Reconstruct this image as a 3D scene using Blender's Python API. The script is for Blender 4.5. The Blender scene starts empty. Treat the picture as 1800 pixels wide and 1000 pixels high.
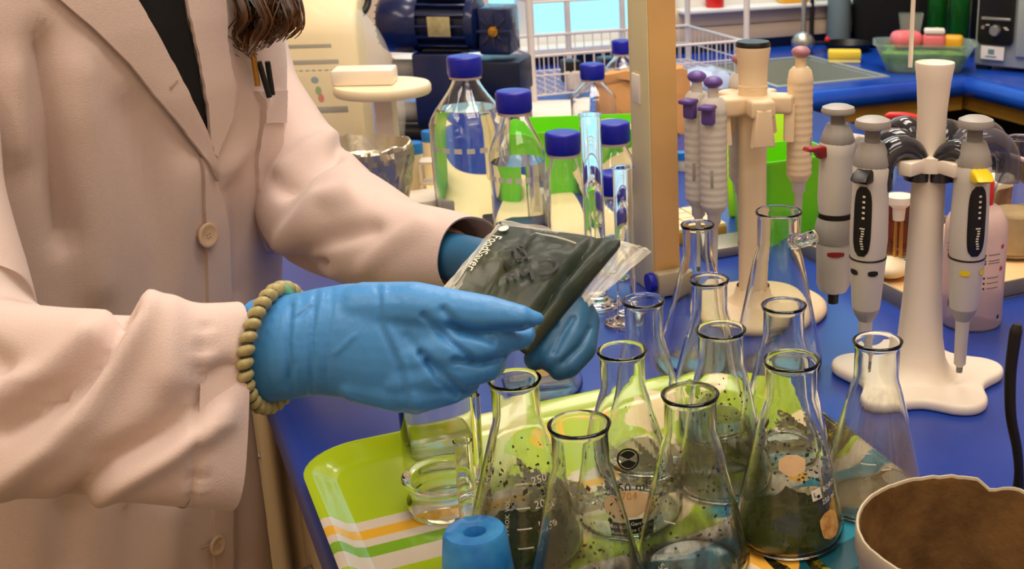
import bpy, bmesh, math, random
from math import sin, cos, pi, radians, sqrt, atan, tan, exp, atan2
from mathutils import Vector, Matrix, noise
random.seed(7)
SC = bpy.context.scene
COL = SC.collection
# ------------------------------------------------------------------ camera
PITCH = radians(19.5); FPX = 2100.0; PPX = 1300.0; CAMZ = 0.49
cam_d = bpy.data.cameras.new('camera'); cam = bpy.data.objects.new('camera', cam_d); COL.objects.link(cam)
cam.location = (0, 0, CAMZ); cam.rotation_euler = (radians(90) - PITCH, 0, 0)
cam_d.sensor_width = 36; cam_d.lens = FPX / 1800 * 36; cam_d.shift_x = -(PPX - 900) / 1800
cam_d.clip_start = 0.01; cam_d.clip_end = 60
cam_d.dof.use_dof = True; cam_d.dof.focus_distance = 0.98; cam_d.dof.aperture_fstop = 16
SC.camera = cam
# ------------------------------------------------------------------ world, lamps, exposure
ROT = radians(28)          # the bench and the room stand turned by this angle
UX, UY, VX, VY = cos(ROT), sin(ROT), -sin(ROT), cos(ROT)
def W(u, v, z=0.0): return Vector((u * UX + v * VX, u * UY + v * VY, z))
world = bpy.data.worlds.new('world'); SC.world = world; world.use_nodes = True
bg = world.node_tree.nodes['Background']; bg.inputs[0].default_value = (0.36, 0.80, 1.0, 1); bg.inputs[1].default_value = 1.15
def area(name, u, v, z, su, sv, power, color, target=None):
    d = bpy.data.lights.new(name, 'AREA'); d.shape = 'RECTANGLE'; d.size = su; d.size_y = sv
    d.energy = power; d.color = color
    o = bpy.data.objects.new(name, d); COL.objects.link(o); o.location = W(u, v, z)
    if target is None: o.rotation_euler = (0, 0, ROT)
    else:
        dv = W(*target) - o.location
        o.rotation_euler = dv.to_track_quat('-Z', 'Y').to_euler()
    return o
WARM = (1.0, 0.87, 0.73)
area('fill_lamp_behind', 0.6, -0.75, 1.90, 1.6, 0.5, 10, WARM)  # added fill, unseen behind the camera, brightens upright faces
area('ceiling_lamp_near', 0.6, 0.45, 1.90, 1.2, 0.5, 15, WARM)
area('ceiling_lamp_middle', 0.75, 1.55, 1.90, 1.2, 0.5, 21, WARM)
area('ceiling_lamp_far', 1.2, 2.55, 1.90, 1.2, 0.4, 15, (1.0, 0.93, 0.82))
area('fill_lamp_left', -1.0, 0.6, 1.90, 0.5, 1.6, 14, WARM)  # added fill out of view, lifts the left face of the shelf upright
SC.view_settings.view_transform = 'Standard'; SC.view_settings.look = 'None'
SC.view_settings.gamma = 1.0; SC.view_settings.use_curve_mapping = False
SC.view_settings.exposure = 0.30
cy = SC.cycles
cy.use_denoising = True
cy.max_bounces = 40; cy.transmission_bounces = 36; cy.transparent_max_bounces = 40
cy.diffuse_bounces = 4; cy.glossy_bounces = 6
cy.caustics_refractive = True; cy.caustics_reflective = False; cy.sample_clamp_indirect = 6.0
cy.blur_glossy = 0.5
# ------------------------------------------------------------------ pixel to real position
CP, SP = cos(PITCH), sin(PITCH)
def D(px, py, depth):
    X = (px - PPX) / FPX * depth; v = (py - 500) / FPX * depth
    return Vector((X, depth * CP - v * SP, CAMZ - depth * SP - v * CP))
def G(px, py, z=0.0):
    a = D(px, py, 1.0); d = a - Vector((0, 0, CAMZ))
    t = (z - CAMZ) / d.z
    return Vector((d.x * t, d.y * t, z))
def DY(px, py, ym):
    d = D(px, py, 1.0) - Vector((0, 0, CAMZ)); return Vector((0, 0, CAMZ)) + d * (ym / d.y)
def ray(px, py): return (D(px, py, 1.0) - Vector((0, 0, CAMZ))).normalized()
def camdir(p):   # azimuth from a point on the bench towards where the photographer stands
    return atan2(-p[1], -p[0])
# ------------------------------------------------------------------ materials
def L1(c):
    c /= 255.0
    return c / 12.92 if c <= 0.04045 else ((c + 0.055) / 1.055) ** 2.4
def S(r, g, b): return (L1(r), L1(g), L1(b), 1.0)
def newmat(name):
    m = bpy.data.materials.new(name); m.use_nodes = True
    nt = m.node_tree; b = nt.nodes['Principled BSDF']
    return m, nt, b
def node(nt, kind, **kw):
    n = nt.nodes.new(kind)
    for k, v in kw.items():
        if k.startswith('i_'):
            key = k[2:]
            n.inputs[int(key) if key.isdigit() else key].default_value = v
        else: setattr(n, k, v)
    return n
def ramp(nt, stops, interp='LINEAR'):
    r = nt.nodes.new('ShaderNodeValToRGB'); r.color_ramp.interpolation = interp
    e = r.color_ramp.elements
    while len(e) < len(stops): e.new(0.5)
    for x, (p, c) in zip(e, stops): x.position = p; x.color = c
    return r
def mat(name, col, rough=0.5, metal=0.0, var=0.0, vscale=20.0, bump=0.0, bscale=80.0, trans=0.0, ior=1.45,
        alpha=1.0, sub=0.0, coat=0.0, sheen=0.0, bstretch=None, col2=None, spec=None):
    m, nt, b = newmat(name)
    b.inputs['Base Color'].default_value = col; b.inputs['Roughness'].default_value = rough
    b.inputs['Metallic'].default_value = metal; b.inputs['IOR'].default_value = ior
    b.inputs['Transmission Weight'].default_value = trans; b.inputs['Alpha'].default_value = alpha
    b.inputs['Coat Weight'].default_value = coat; b.inputs['Sheen Weight'].default_value = sheen
    if spec is not None: b.inputs['Specular IOR Level'].default_value = spec
    if sub: b.inputs['Subsurface Weight'].default_value = sub; b.inputs['Subsurface Radius'].default_value = (0.004, 0.003, 0.002)
    tc = node(nt, 'ShaderNodeTexCoord')
    if var > 0 or col2:
        n = node(nt, 'ShaderNodeTexNoise', i_Scale=vscale, i_Detail=5.0)
        nt.links.new(tc.outputs['Object'], n.inputs['Vector'])
        c2 = col2 or tuple(max(0, c * (1 - var)) for c in col[:3]) + (1,)
        r = ramp(nt, [(0.35, col), (0.68, c2)])
        nt.links.new(n.outputs['Fac'], r.inputs[0]); nt.links.new(r.outputs[0], b.inputs['Base Color'])
    if bump > 0:
        n2 = node(nt, 'ShaderNodeTexNoise', i_Scale=bscale, i_Detail=4.0)
        if bstretch:
            mp = node(nt, 'ShaderNodeMapping'); mp.inputs['Scale'].default_value = bstretch
            nt.links.new(tc.outputs['Object'], mp.inputs['Vector']); nt.links.new(mp.outputs[0], n2.inputs['Vector'])
        else: nt.links.new(tc.outputs['Object'], n2.inputs['Vector'])
        bp = node(nt, 'ShaderNodeBump', i_Strength=bump, i_Distance=0.002)
        nt.links.new(n2.outputs['Fac'], bp.inputs['Height']); nt.links.new(bp.outputs[0], b.inputs['Normal'])
    return m
M = {}
M['coat'] = mat('white_cotton', S(212, 191, 184), 0.85, var=0.05, vscale=6, bump=0.25, bscale=900, sheen=0.15)
M['coat_stitch'] = mat('cotton_stitch', S(176, 150, 138), 0.9)
M['black_knit'] = mat('black_knit', S(10, 10, 12), 0.95, bump=0.3, bscale=600)
M['skin'] = mat('skin', S(214, 150, 122), 0.5, sub=0.15, var=0.06)
M['hair'] = mat('brown_hair', S(92, 58, 30), 0.36, var=0.35, vscale=60)
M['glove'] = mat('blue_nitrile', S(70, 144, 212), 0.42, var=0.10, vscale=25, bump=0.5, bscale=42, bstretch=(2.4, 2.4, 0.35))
M['glove_shaded'] = mat('blue_nitrile_shaded', S(40, 98, 140), 0.46, var=0.10, vscale=25, bump=0.2, bscale=30)  # same glove blue, darkened in the colour for the shaded far hand
M['bead'] = mat('olive_bead', S(176, 164, 112), 0.42, var=0.25, vscale=300)
M['cord'] = mat('dark_cord', S(60, 56, 36), 0.8)
M['mint'] = mat('mint_paper', S(150, 225, 180), 0.7)
M['button'] = mat('horn_button', S(208, 180, 150), 0.25, var=0.12, vscale=120, coat=0.5)
M['glass'] = mat('clear_glass', (0.985, 0.995, 0.985, 1), 0.0, trans=1.0, ior=1.45)
M['glass_green'] = mat('flask_glass', (0.97, 0.99, 0.955, 1), 0.0, trans=1.0, ior=1.45)
M['water'] = mat('water', (0.96, 0.985, 0.97, 1), 0.0, trans=1.0, ior=1.33)
M['blue_cap'] = mat('blue_cap', S(22, 30, 168), 0.38)
M['blue_lid'] = mat('light_blue_lid', S(34, 122, 205), 0.4)
M['counter'] = mat('blue_worktop', S(38, 70, 164), 0.28, col2=S(28, 58, 148), vscale=7, bump=0.04, bscale=200)
M['counter_far'] = mat('blue_worktop_far', S(26, 84, 200), 0.22, col2=S(20, 66, 180), vscale=7)
M['cream_panel'] = mat('cream_laminate', S(206, 190, 158), 0.5, var=0.06, vscale=8)
M['wood_trim'] = mat('ochre_trim', S(196, 150, 60), 0.5, var=0.15, vscale=20)
M['void_shade'] = mat('under_bench_shade', S(22, 17, 12), 0.8)  # near-black puts the shade of the void under the bench into the colour
M['brown_board'] = mat('brown_board', S(92, 66, 34), 0.7, var=0.2, vscale=15)
M['post_paint'] = mat('cream_post_paint', S(244, 238, 186), 0.45, var=0.08, vscale=14)
M['post_shade'] = mat('tan_post_shade', S(228, 184, 120), 0.5, var=0.1, vscale=14)  # tan holds the shade on the right face of the cream post
M['floor'] = mat('grey_vinyl_floor', S(120, 112, 100), 0.5, var=0.15, vscale=5)
M['wall'] = mat('warm_wall_paint', S(228, 204, 168), 0.6, var=0.05, vscale=4)
M['ceiling'] = mat('ceiling_white', S(235, 230, 220), 0.8)
M['white_paint'] = mat('white_paint', S(235, 235, 232), 0.5)
M['white_wire'] = mat('white_coated_wire', S(235, 228, 222), 0.4)
M['steel'] = mat('brushed_steel', S(190, 190, 186), 0.32, metal=0.9, bump=0.05, bscale=60, bstretch=(1, 1, 30))
M['steel_dull'] = mat('dull_steel', S(180, 188, 180), 0.42, metal=0.25, var=0.1, vscale=6)
M['tray_metal'] = mat('grey_tray_metal', S(150, 146, 136), 0.45, metal=0.5, var=0.2, vscale=10)
M['tray_board'] = mat('pale_wood_board', S(238, 196, 140), 0.5, var=0.12, vscale=9)
M['plastic_white'] = mat('white_plastic', S(240, 228, 212), 0.38)
M['plastic_warm'] = mat('warm_white_plastic', S(232, 208, 172), 0.4)
M['plastic_grey'] = mat('light_grey_plastic', S(206, 200, 192), 0.4)
M['mid_grey'] = mat('mid_grey_plastic', S(160, 156, 152), 0.42)
M['grey_soft'] = mat('grey_rubber', S(128, 124, 122), 0.5)
M['smoke'] = mat('smoky_plastic', S(46, 46, 54), 0.12, coat=0.4)
M['smoke_clear'] = mat('clear_smoky_plastic', S(96, 92, 104), 0.10, alpha=0.62, coat=0.5)
M['black'] = mat('black_plastic', S(16, 16, 17), 0.4)
M['black_matt'] = mat('black_fabric', S(14, 14, 13), 0.9, bump=0.5, bscale=150)
M['red'] = mat('red_plastic', S(214, 30, 28), 0.35)
M['dark_red'] = mat('dark_red_plastic', S(140, 34, 34), 0.4)
M['yellow'] = mat('yellow_plastic', S(244, 214, 24), 0.35)
M['purple'] = mat('violet_plastic', S(96, 72, 150), 0.4)
M['mauve'] = mat('mauve_plastic', S(170, 118, 128), 0.4)
M['navy'] = mat('navy_enamel', S(14, 30, 78), 0.26, var=0.15, vscale=12, coat=0.3)
M['navy_dark'] = mat('dark_navy_enamel', S(14, 24, 54), 0.35)
M['plate'] = mat('worn_nameplate', S(196, 184, 138), 0.4, metal=0.3, var=0.35, vscale=60)
M['brass'] = mat('brass', S(190, 140, 60), 0.3, metal=0.8)
M['cream_plastic'] = mat('cream_instrument_plastic', S(238, 218, 168), 0.45, var=0.04, vscale=10)
M['panel_grey'] = mat('panel_grey_print', S(150, 146, 126), 0.5)
M['panel_blue'] = mat('panel_blue_key', S(110, 140, 150), 0.5)
M['key_green'] = mat('green_key', S(120, 160, 70), 0.5)
M['key_red'] = mat('red_key', S(220, 90, 60), 0.5)
M['pvc'] = mat('clear_film', (0.95, 0.93, 0.88, 1), 0.12, alpha=0.2, bump=0.5, bscale=22)
M['foil'] = mat('crumpled_foil', S(196, 188, 170), 0.40, metal=0.85, bump=0.6, bscale=60)
M['lime_bin'] = mat('lime_plastic', S(112, 222, 12), 0.4, var=0.05)
M['lime_light'] = mat('light_lime_plastic', S(176, 236, 30), 0.4)
M['cream_card'] = mat('cream_card', S(240, 222, 170), 0.7)
M['paper'] = mat('white_paper', S(238, 232, 224), 0.8)
M['kraft'] = mat('kraft_paper', S(216, 158, 96), 0.8, var=0.12, vscale=20, bump=0.5, bscale=25)
M['rubber_blue'] = mat('blue_rubber', S(22, 106, 184), 0.36, col2=S(58, 146, 206), vscale=42)
M['tan_label'] = mat('tan_label', S(232, 196, 146), 0.8, var=0.1, vscale=90)
M['label_orange'] = mat('stained_label', S(222, 176, 108), 0.8, col2=S(186, 122, 52), vscale=160)
M['print_white'] = mat('white_enamel_print', S(235, 228, 205), 0.6)
M['print_black'] = mat('black_print', S(16, 18, 16), 0.6)
M['print_red'] = mat('red_print', S(190, 50, 50), 0.6)
M['print_grey'] = mat('grey_print', S(120, 108, 108), 0.6)
M['rust'] = mat('rusty_inside', S(128, 96, 54), 0.75, col2=S(88, 62, 30), vscale=34, bump=0.35, bscale=160)
M['pot_outside'] = mat('grey_enamel', S(186, 174, 148), 0.45, var=0.12, vscale=25)
M['cured'] = mat('herb_fill', S(64, 66, 40), 0.5, col2=S(30, 46, 42), vscale=16, bump=0.35, bscale=110, spec=0.25)
M['crumb'] = mat('herb_crumbs', S(46, 52, 24), 0.85, col2=S(20, 24, 12), vscale=160, bump=0.9, bscale=240)
M['sponge'] = mat('yellow_sponge', S(246, 214, 70), 0.85, bump=0.6, bscale=260)
M['sponge_base'] = mat('pale_sponge_layer', S(250, 236, 150), 0.8)
M['pink'] = mat('pink_wrap', S(236, 120, 128), 0.4)
M['orange'] = mat('orange_wrap', S(240, 176, 40), 0.4)
M['tub'] = mat('clear_tub', (0.80, 0.93, 0.84, 1), 0.2, trans=0.85, ior=1.1)
M['tub_green'] = mat('leafy_food', S(150, 190, 60), 0.6, col2=S(60, 130, 50), vscale=40)
M['green_glass'] = mat('green_bottle', S(20, 104, 28), 0.12, trans=0.35, ior=1.4, col2=S(10, 60, 16), vscale=9)
M['amber'] = mat('amber_liquid', S(120, 30, 8), 0.08, trans=0.5, ior=1.35)
M['powder'] = mat('tan_powder', S(206, 176, 130), 0.8, var=0.2, vscale=40)
M['frost'] = mat('frosted_plastic', S(232, 208, 204), 0.35, trans=0.35, ior=1.1)
M['frost_white'] = mat('milky_plastic', S(240, 224, 190), 0.35, sub=0.2)
M['pane'] = mat('window_glass', (1, 1, 1, 1), 0.0, trans=1.0, ior=1.01)
M['blue_cloth'] = mat('pale_blue_film', S(170, 190, 226), 0.3, bump=0.6, bscale=30)
M['blue_panel'] = mat('blue_panel', S(18, 54, 140), 0.45)
M['grey_cloth'] = mat('blue_grey_plastic', S(120, 140, 146), 0.5)
M['cable'] = mat('black_cable', S(20, 20, 20), 0.5)
M['white_tile'] = mat('pale_tile', S(240, 220, 178), 0.3)
M['grout'] = mat('grout', S(150, 120, 80), 0.8)

def film_mat(name, col, amount, scale, zlo, zhi):
    """dried plant film on a flask wall: patchy, thinner towards the neck"""
    m, nt, b = newmat(name)
    tc = node(nt, 'ShaderNodeTexCoord')
    n = node(nt, 'ShaderNodeTexNoise', i_Scale=scale, i_Detail=8.0, i_Roughness=0.65)
    mp = node(nt, 'ShaderNodeMapping'); mp.inputs['Scale'].default_value = (1, 1, 0.45)
    nt.links.new(tc.outputs['Object'], mp.inputs['Vector']); nt.links.new(mp.outputs[0], n.inputs['Vector'])
    sp = node(nt, 'ShaderNodeSeparateXYZ'); nt.links.new(tc.outputs['Object'], sp.inputs[0])
    mr = node(nt, 'ShaderNodeMapRange'); mr.inputs['From Min'].default_value = zlo; mr.inputs['From Max'].default_value = zhi
    mr.inputs['To Min'].default_value = 0.16; mr.inputs['To Max'].default_value = -0.22
    nt.links.new(sp.outputs['Z'], mr.inputs['Value'])
    ad = node(nt, 'ShaderNodeMath', operation='ADD'); nt.links.new(n.outputs['Fac'], ad.inputs[0]); nt.links.new(mr.outputs[0], ad.inputs[1])
    r = ramp(nt, [(0.40, (0, 0, 0, 1)), (0.72, (amount,) * 3 + (1,))]); nt.links.new(ad.outputs[0], r.inputs[0])
    b.inputs['Base Color'].default_value = col; b.inputs['Roughness'].default_value = 0.8
    nt.links.new(r.outputs[0], b.inputs['Alpha'])
    return m
M['film_olive'] = film_mat('olive_film', S(104, 112, 44), 0.75, 30, 0.02, 0.10)
M['film_dark'] = film_mat('dark_leaf_film', S(44, 50, 30), 0.85, 34, 0.0, 0.105)
M['film_pale'] = film_mat('pale_film', S(176, 150, 100), 0.55, 26, 0.04, 0.12)

def band_print():
    """picnic tray print: lime field, stripes, and a forest silhouette, in the tray's own coordinates"""
    m, nt, b = newmat('tray_print')
    tc = node(nt, 'ShaderNodeTexCoord'); sp = node(nt, 'ShaderNodeSeparateXYZ'); nt.links.new(tc.outputs['Object'], sp.inputs[0])
    X, Y = sp.outputs['X'], sp.outputs['Y']
    def math(op, a, bb=None, c=None):
        n = node(nt, 'ShaderNodeMath', operation=op)
        for i, v in enumerate((a, bb, c)):
            if v is None: continue
            if isinstance(v, (int, float)): n.inputs[i].default_value = v
            else: nt.links.new(v, n.inputs[i])
        return n.outputs[0]
    def mix(f, a, c):
        n = node(nt, 'ShaderNodeMix', data_type='RGBA')
        nt.links.new(f, n.inputs[0])
        for i, v in ((6, a), (7, c)):
            if isinstance(v, tuple): n.inputs[i].default_value = v
            else: nt.links.new(v, n.inputs[i])
        return n.outputs[2]
    def nz(scale, sx=1, sy=1, detail=4):
        n = node(nt, 'ShaderNodeTexNoise', i_Scale=scale, i_Detail=float(detail)); mp = node(nt, 'ShaderNodeMapping')
        mp.inputs['Scale'].default_value = (sx, sy, 1); nt.links.new(tc.outputs['Object'], mp.inputs['Vector']); nt.links.new(mp.outputs[0], n.inputs['Vector'])
        return n.outputs['Fac']
    # x runs along the bench (0 at the left end, 0.445 right), y from the back edge (0) towards the front (-0.36)
    fy = math('MULTIPLY', Y, -1 / 0.36)
    hard = lambda v, e, w=0.004: math('MINIMUM', math('MAXIMUM', math('DIVIDE', math('SUBTRACT', v, e), w), 0.0), 1.0)
    lime, white, orange, green, teal, dark = S(164, 190, 4), S(208, 196, 178), S(222, 170, 40), S(120, 170, 24), S(40, 140, 166), S(24, 26, 14)
    wob = math('ADD', fy, math('MULTIPLY', math('SUBTRACT', nz(14), 0.5), 0.10))
    wobx = math('MULTIPLY', math('SUBTRACT', X, 0.10), 6.0)
    amt = math('MINIMUM', math('MAXIMUM', wobx, 0.0), 1.0)
    f2 = math('ADD', fy, math('MULTIPLY', amt, math('MULTIPLY', math('SUBTRACT', nz(14), 0.5), 0.12)))
    r = ramp(nt, [(0, lime), (0.345, white), (0.385, orange), (0.425, white), (0.455, green), (0.50, white), (0.56, lime), (0.66, S(150, 178, 40)), (0.735, white), (0.79, teal), (0.88, S(30, 96, 110))], 'CONSTANT')
    nt.links.new(f2, r.inputs[0])
    col = r.outputs[0]
    # scattered cream and orange patches
    r2 = ramp(nt, [(0, lime), (0.27, S(150, 176, 40)), (0.37, white), (0.50, S(170, 196, 60)), (0.56, white), (0.64, teal), (0.71, white), (0.80, teal), (0.9, S(24, 80, 96))], 'CONSTANT'); nt.links.new(f2, r2.inputs[0])
    rt = math('MINIMUM', math('MAXIMUM', math('MULTIPLY', math('SUBTRACT', X, 0.27), 60.0), 0.0), 1.0); col = mix(rt, col, r2.outputs[0])
    p1 = math('MULTIPLY', hard(nz(9, 1, 1.3, 1), 0.60, 0.01), amt); col = mix(p1, col, S(238, 214, 176))
    p2 = math('MULTIPLY', hard(nz(11, 1.2, 1, 1), 0.665, 0.01), amt); col = mix(p2, col, S(238, 176, 66))
    # trees : tall noisy columns standing on two ground lines
    col_n = nz(1.0, 75, 6, 6); col_h = nz(1.0, 22, 2, 3)
    def forest(base, height, c0):
        h = math('MULTIPLY', math('SUBTRACT', math('ADD', math('MULTIPLY', col_n, 0.9), math('MULTIPLY', col_h, 1.3)), 0.78), height)
        top = math('SUBTRACT', base, h)
        a = hard(fy, top, 0.006); bb = math('SUBTRACT', 1.0, hard(fy, base, 0.006))
        return math('MULTIPLY', math('MULTIPLY', a, bb), c0)
    am2 = math('MINIMUM', math('MAXIMUM', math('MULTIPLY', math('SUBTRACT', X, 0.13), 30.0), 0.0), 1.0)
    speck = nz(120, 1, 1, 3)
    treecol = ramp(nt, [(0.42, dark), (0.55, S(66, 58, 20)), (0.66, S(140, 140, 30))]); nt.links.new(speck, treecol.inputs[0])
    col = mix(forest(0.54, 0.62, am2), col, treecol.outputs[0])
    col = mix(forest(1.2, 0.55, am2), col, treecol.outputs[0])
    nt.links.new(col, b.inputs['Base Color']); b.inputs['Roughness'].default_value = 0.22; b.inputs['Coat Weight'].default_value = 0.3
    return m
M['tray_print'] = band_print()
M['tray_rim'] = mat('lime_tray_edge', S(176, 200, 30), 0.25, coat=0.3)

# ------------------------------------------------------------------ mesh building
class MB:
    def __init__(s): s.v = []; s.f = []
    def add(s, verts, faces, M4=None):
        o = len(s.v)
        s.v += [tuple(M4 @ Vector(p)) if M4 else tuple(p) for p in verts]
        s.f += [tuple(i + o for i in f) for f in faces]
        return s
    def box(s, c, size, bev=0.0, M4=None, seg=2):
        bm = bmesh.new(); bmesh.ops.create_cube(bm, size=1.0)
        for v in bm.verts: v.co = Vector((v.co.x * size[0], v.co.y * size[1], v.co.z * size[2]))
        if bev > 0: bmesh.ops.bevel(bm, geom=bm.edges[:], offset=bev, segments=seg, affect='EDGES', profile=0.5)
        bm.verts.index_update()
        s.add([v.co + Vector(c) for v in bm.verts], [[v.index for v in f.verts] for f in bm.faces], M4); bm.free(); return s
    def lathe(s, prof, seg=48, c=(0, 0, 0), sx=1.0, sy=1.0, M4=None, close=False, fn=None):
        vs = []; fs = []; n = len(prof); idx = []
        for (r, z) in prof:
            row = []
            if r < 1e-6: row = [len(vs)] * seg; vs.append((c[0], c[1], c[2] + z))
            else:
                for k in range(seg):
                    a = 2 * pi * k / seg; rr = r; zz = z
                    if fn: rr, zz = fn(r, z, a)
                    row.append(len(vs)); vs.append((c[0] + rr * cos(a) * sx, c[1] + rr * sin(a) * sy, c[2] + zz))
            idx.append(row)
        rng = range(n if close else n - 1)
        for i in rng:
            A, B = idx[i], idx[(i + 1) % n]
            for k in range(seg):
                k2 = (k + 1) % seg; q = [A[k], A[k2], B[k2], B[k]]
                u = []
                for x in q:
                    if x not in u: u.append(x)
                if len(u) >= 3: fs.append(u)
        return s.add(vs, fs, M4)
    def tube(s, pts, r, seg=10, closed=False, cap=True):
        pts = [Vector(p) for p in pts]; n = len(pts); rs = r if isinstance(r, (list, tuple)) else [r] * n
        vs = []; fs = []; prev = None
        for i, p in enumerate(pts):
            t = (pts[(i + 1) % n] - pts[i - 1]) if closed else (pts[min(i + 1, n - 1)] - pts[max(i - 1, 0)])
            t.normalize()
            if prev is None:
                prev = t.orthogonal().normalized()
            nx = (prev - t * prev.dot(t))
            nx = nx.normalized() if nx.length > 1e-6 else t.orthogonal().normalized()
            prev = nx; ny = t.cross(nx)
            for k in range(seg):
                a = 2 * pi * k / seg; vs.append(p + (nx * cos(a) + ny * sin(a)) * rs[i])
        for i in range(n if closed else n - 1):
            j = (i + 1) % n
            for k in range(seg):
                k2 = (k + 1) % seg; fs.append((i * seg + k, i * seg + k2, j * seg + k2, j * seg + k))
        if cap and not closed:
            fs.append(tuple(range(seg - 1, -1, -1))); fs.append(tuple((n - 1) * seg + k for k in range(seg)))
        return s.add(vs, fs)
    def ball(s, c, r, seg=16, M4=None):
        n = max(6, seg // 2); rx, ry, rz = (r, r, r) if isinstance(r, (int, float)) else r
        prof = [(sin(pi * i / n), -cos(pi * i / n)) for i in range(n + 1)]; prof[0] = (0, -1); prof[-1] = (0, 1)
        t = MB().lathe(prof, seg); mm = Matrix.Translation(Vector(c)) @ (M4 or Matrix.Identity(4)) @ Matrix.Diagonal((rx, ry, rz, 1))
        return s.add(t.v, t.f, mm)
    def prism(s, poly, z0, z1, M4=None, bev=0.0):
        bm = bmesh.new(); vs = [bm.verts.new((x, y, z0)) for x, y in poly]; f = bm.faces.new(vs)
        r = bmesh.ops.extrude_face_region(bm, geom=[f]); 
        for g in r['geom']:
            if isinstance(g, bmesh.types.BMVert): g.co.z = z1
        bmesh.ops.recalc_face_normals(bm, faces=bm.faces[:])
        if bev > 0:
            ed = [e for e in bm.edges if abs(e.verts[0].co.z - e.verts[1].co.z) < 1e-7]
            bmesh.ops.bevel(bm, geom=ed, offset=bev, segments=3, affect='EDGES', profile=0.5)
        bm.verts.index_update()
        s.add([v.co.copy() for v in bm.verts], [[v.index for v in f.verts] for f in bm.faces], M4); bm.free(); return s
    def grid(s, rows, closed=False):
        n = len(rows); m = len(rows[0]); vs = [p for r in rows for p in r]; fs = []
        for i in range(n - 1):
            for j in range(m if closed else m - 1):
                j2 = (j + 1) % m; fs.append((i * m + j, i * m + j2, (i + 1) * m + j2, (i + 1) * m + j))
        return s.add(vs, fs)
    def mesh(s, name, sharp=38, origin=None):
        me = bpy.data.meshes.new(name)
        vv = [tuple(Vector(p) - origin) for p in s.v] if origin is not None else [tuple(p) for p in s.v]
        me.from_pydata(vv, [], s.f); me.validate()
        bm = bmesh.new(); bm.from_mesh(me); bmesh.ops.recalc_face_normals(bm, faces=bm.faces[:]); bm.to_mesh(me); bm.free()
        if sharp:
            me.polygons.foreach_set('use_smooth', [True] * len(me.polygons)); me.set_sharp_from_angle(angle=radians(sharp))
        me.update(); return me
def thing(name, label, cat, loc=(0, 0, 0), rz=0.0, group=None):
    o = bpy.data.objects.new(name, None); COL.objects.link(o); o.empty_display_size = 0.02
    o.location = loc; o.rotation_euler = (0, 0, rz); o['label'] = label; o['category'] = cat
    if group: o['group'] = group
    return o
def part(name, mb, m, parent, label=None, sharp=38, origin=None, kind=None):
    me = mb if isinstance(mb, bpy.types.Mesh) else mb.mesh(name, sharp, origin)
    if not me.materials: me.materials.append(M[m] if isinstance(m, str) else m)
    o = bpy.data.objects.new(name, me); COL.objects.link(o); o.parent = parent
    if label: o['label'] = label
    if kind: o['kind'] = kind
    return o
def solo(name, mb, m, label, cat, loc=(0, 0, 0), rz=0.0, group=None, sharp=38, kind=None, origin=None):
    o = part(name, mb, m, None, label, sharp, origin); o.location = loc; o.rotation_euler = (0, 0, rz); o['category'] = cat
    if group: o['group'] = group
    if kind: o['kind'] = kind
    return o
def struct(name, mb, m, loc=(0, 0, 0), rz=0.0, parent=None, sharp=38):
    o = part(name, mb, m, parent, None, sharp); o.location = loc; o.rotation_euler = (0, 0, rz)
    o['kind'] = 'structure'; return o
def copy_tree(o, loc=None, label=None, parent=None, rz=None):
    c = o.copy(); COL.objects.link(c); c.parent = parent
    if loc is not None: c.location = loc
    if label: c['label'] = label
    if rz is not None: c.rotation_euler = (0, 0, rz)
    for ch in list(o.children): copy_tree(ch, parent=c)
    return c
def fuse(mb, voxel, smooth=6, name='fused', factor=0.5, dec=None):
    """joins overlapping closed shapes into one continuous skin"""
    me = mb.mesh(name, None); o = bpy.data.objects.new(name, me); COL.objects.link(o)
    r = o.modifiers.new('r', 'REMESH'); r.mode = 'VOXEL'; r.voxel_size = voxel
    sm = o.modifiers.new('s', 'SMOOTH'); sm.iterations = smooth; sm.factor = factor
    dg = bpy.context.evaluated_depsgraph_get(); ev = o.evaluated_get(dg)
    out = bpy.data.meshes.new_from_object(ev); bpy.data.objects.remove(o); bpy.data.meshes.remove(me)
    r2 = MB(); r2.v = [tuple(v.co) for v in out.vertices]; r2.f = [tuple(p.vertices) for p in out.polygons]
    bpy.data.meshes.remove(out); return r2
_tc = {}
def text_flat(s, size, align='LEFT', depth=0.0):
    key = (s, size, align)
    if key not in _tc:
        cu = bpy.data.curves.new('t', 'FONT'); cu.body = s; cu.size = size; cu.align_x = align; cu.align_y = 'CENTER'; cu.resolution_u = 2
        o = bpy.data.objects.new('t', cu); COL.objects.link(o)
        dg = bpy.context.evaluated_depsgraph_get(); me = bpy.data.meshes.new_from_object(o.evaluated_get(dg))
        _tc[key] = ([tuple(v.co) for v in me.vertices], [tuple(p.vertices) for p in me.polygons])
        bpy.data.objects.remove(o); bpy.data.meshes.remove(me); bpy.data.curves.remove(cu)
    return _tc[key]
def text_map(mb, s, size, fn, align='LEFT'):
    v, f = text_flat(s, size, align); return mb.add([fn(p[0], p[1]) for p in v], f)
def capsule(mb, a, b, ra, rb, seg=14):
    a, b = Vector(a), Vector(b); d = b - a; n = d.length
    q = Vector((0, 0, 1)).rotation_difference(d).to_matrix().to_4x4() if n > 1e-6 else Matrix.Identity(4)
    prof = [(0, -ra)] + [(ra * sin(pi / 2 * i / 5), -ra * cos(pi / 2 * i / 5)) for i in range(1, 6)] + \
           [(rb * cos(pi / 2 * i / 5), n + rb * sin(pi / 2 * i / 5)) for i in range(0, 5)] + [(0, n + rb)]
    return mb.lathe(prof, seg, M4=Matrix.Translation(a) @ q)
def chain(mb, pts, rs, seg=14):
    for i in range(len(pts) - 1): capsule(mb, pts[i], pts[i + 1], rs[i], rs[i + 1], seg)
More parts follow.
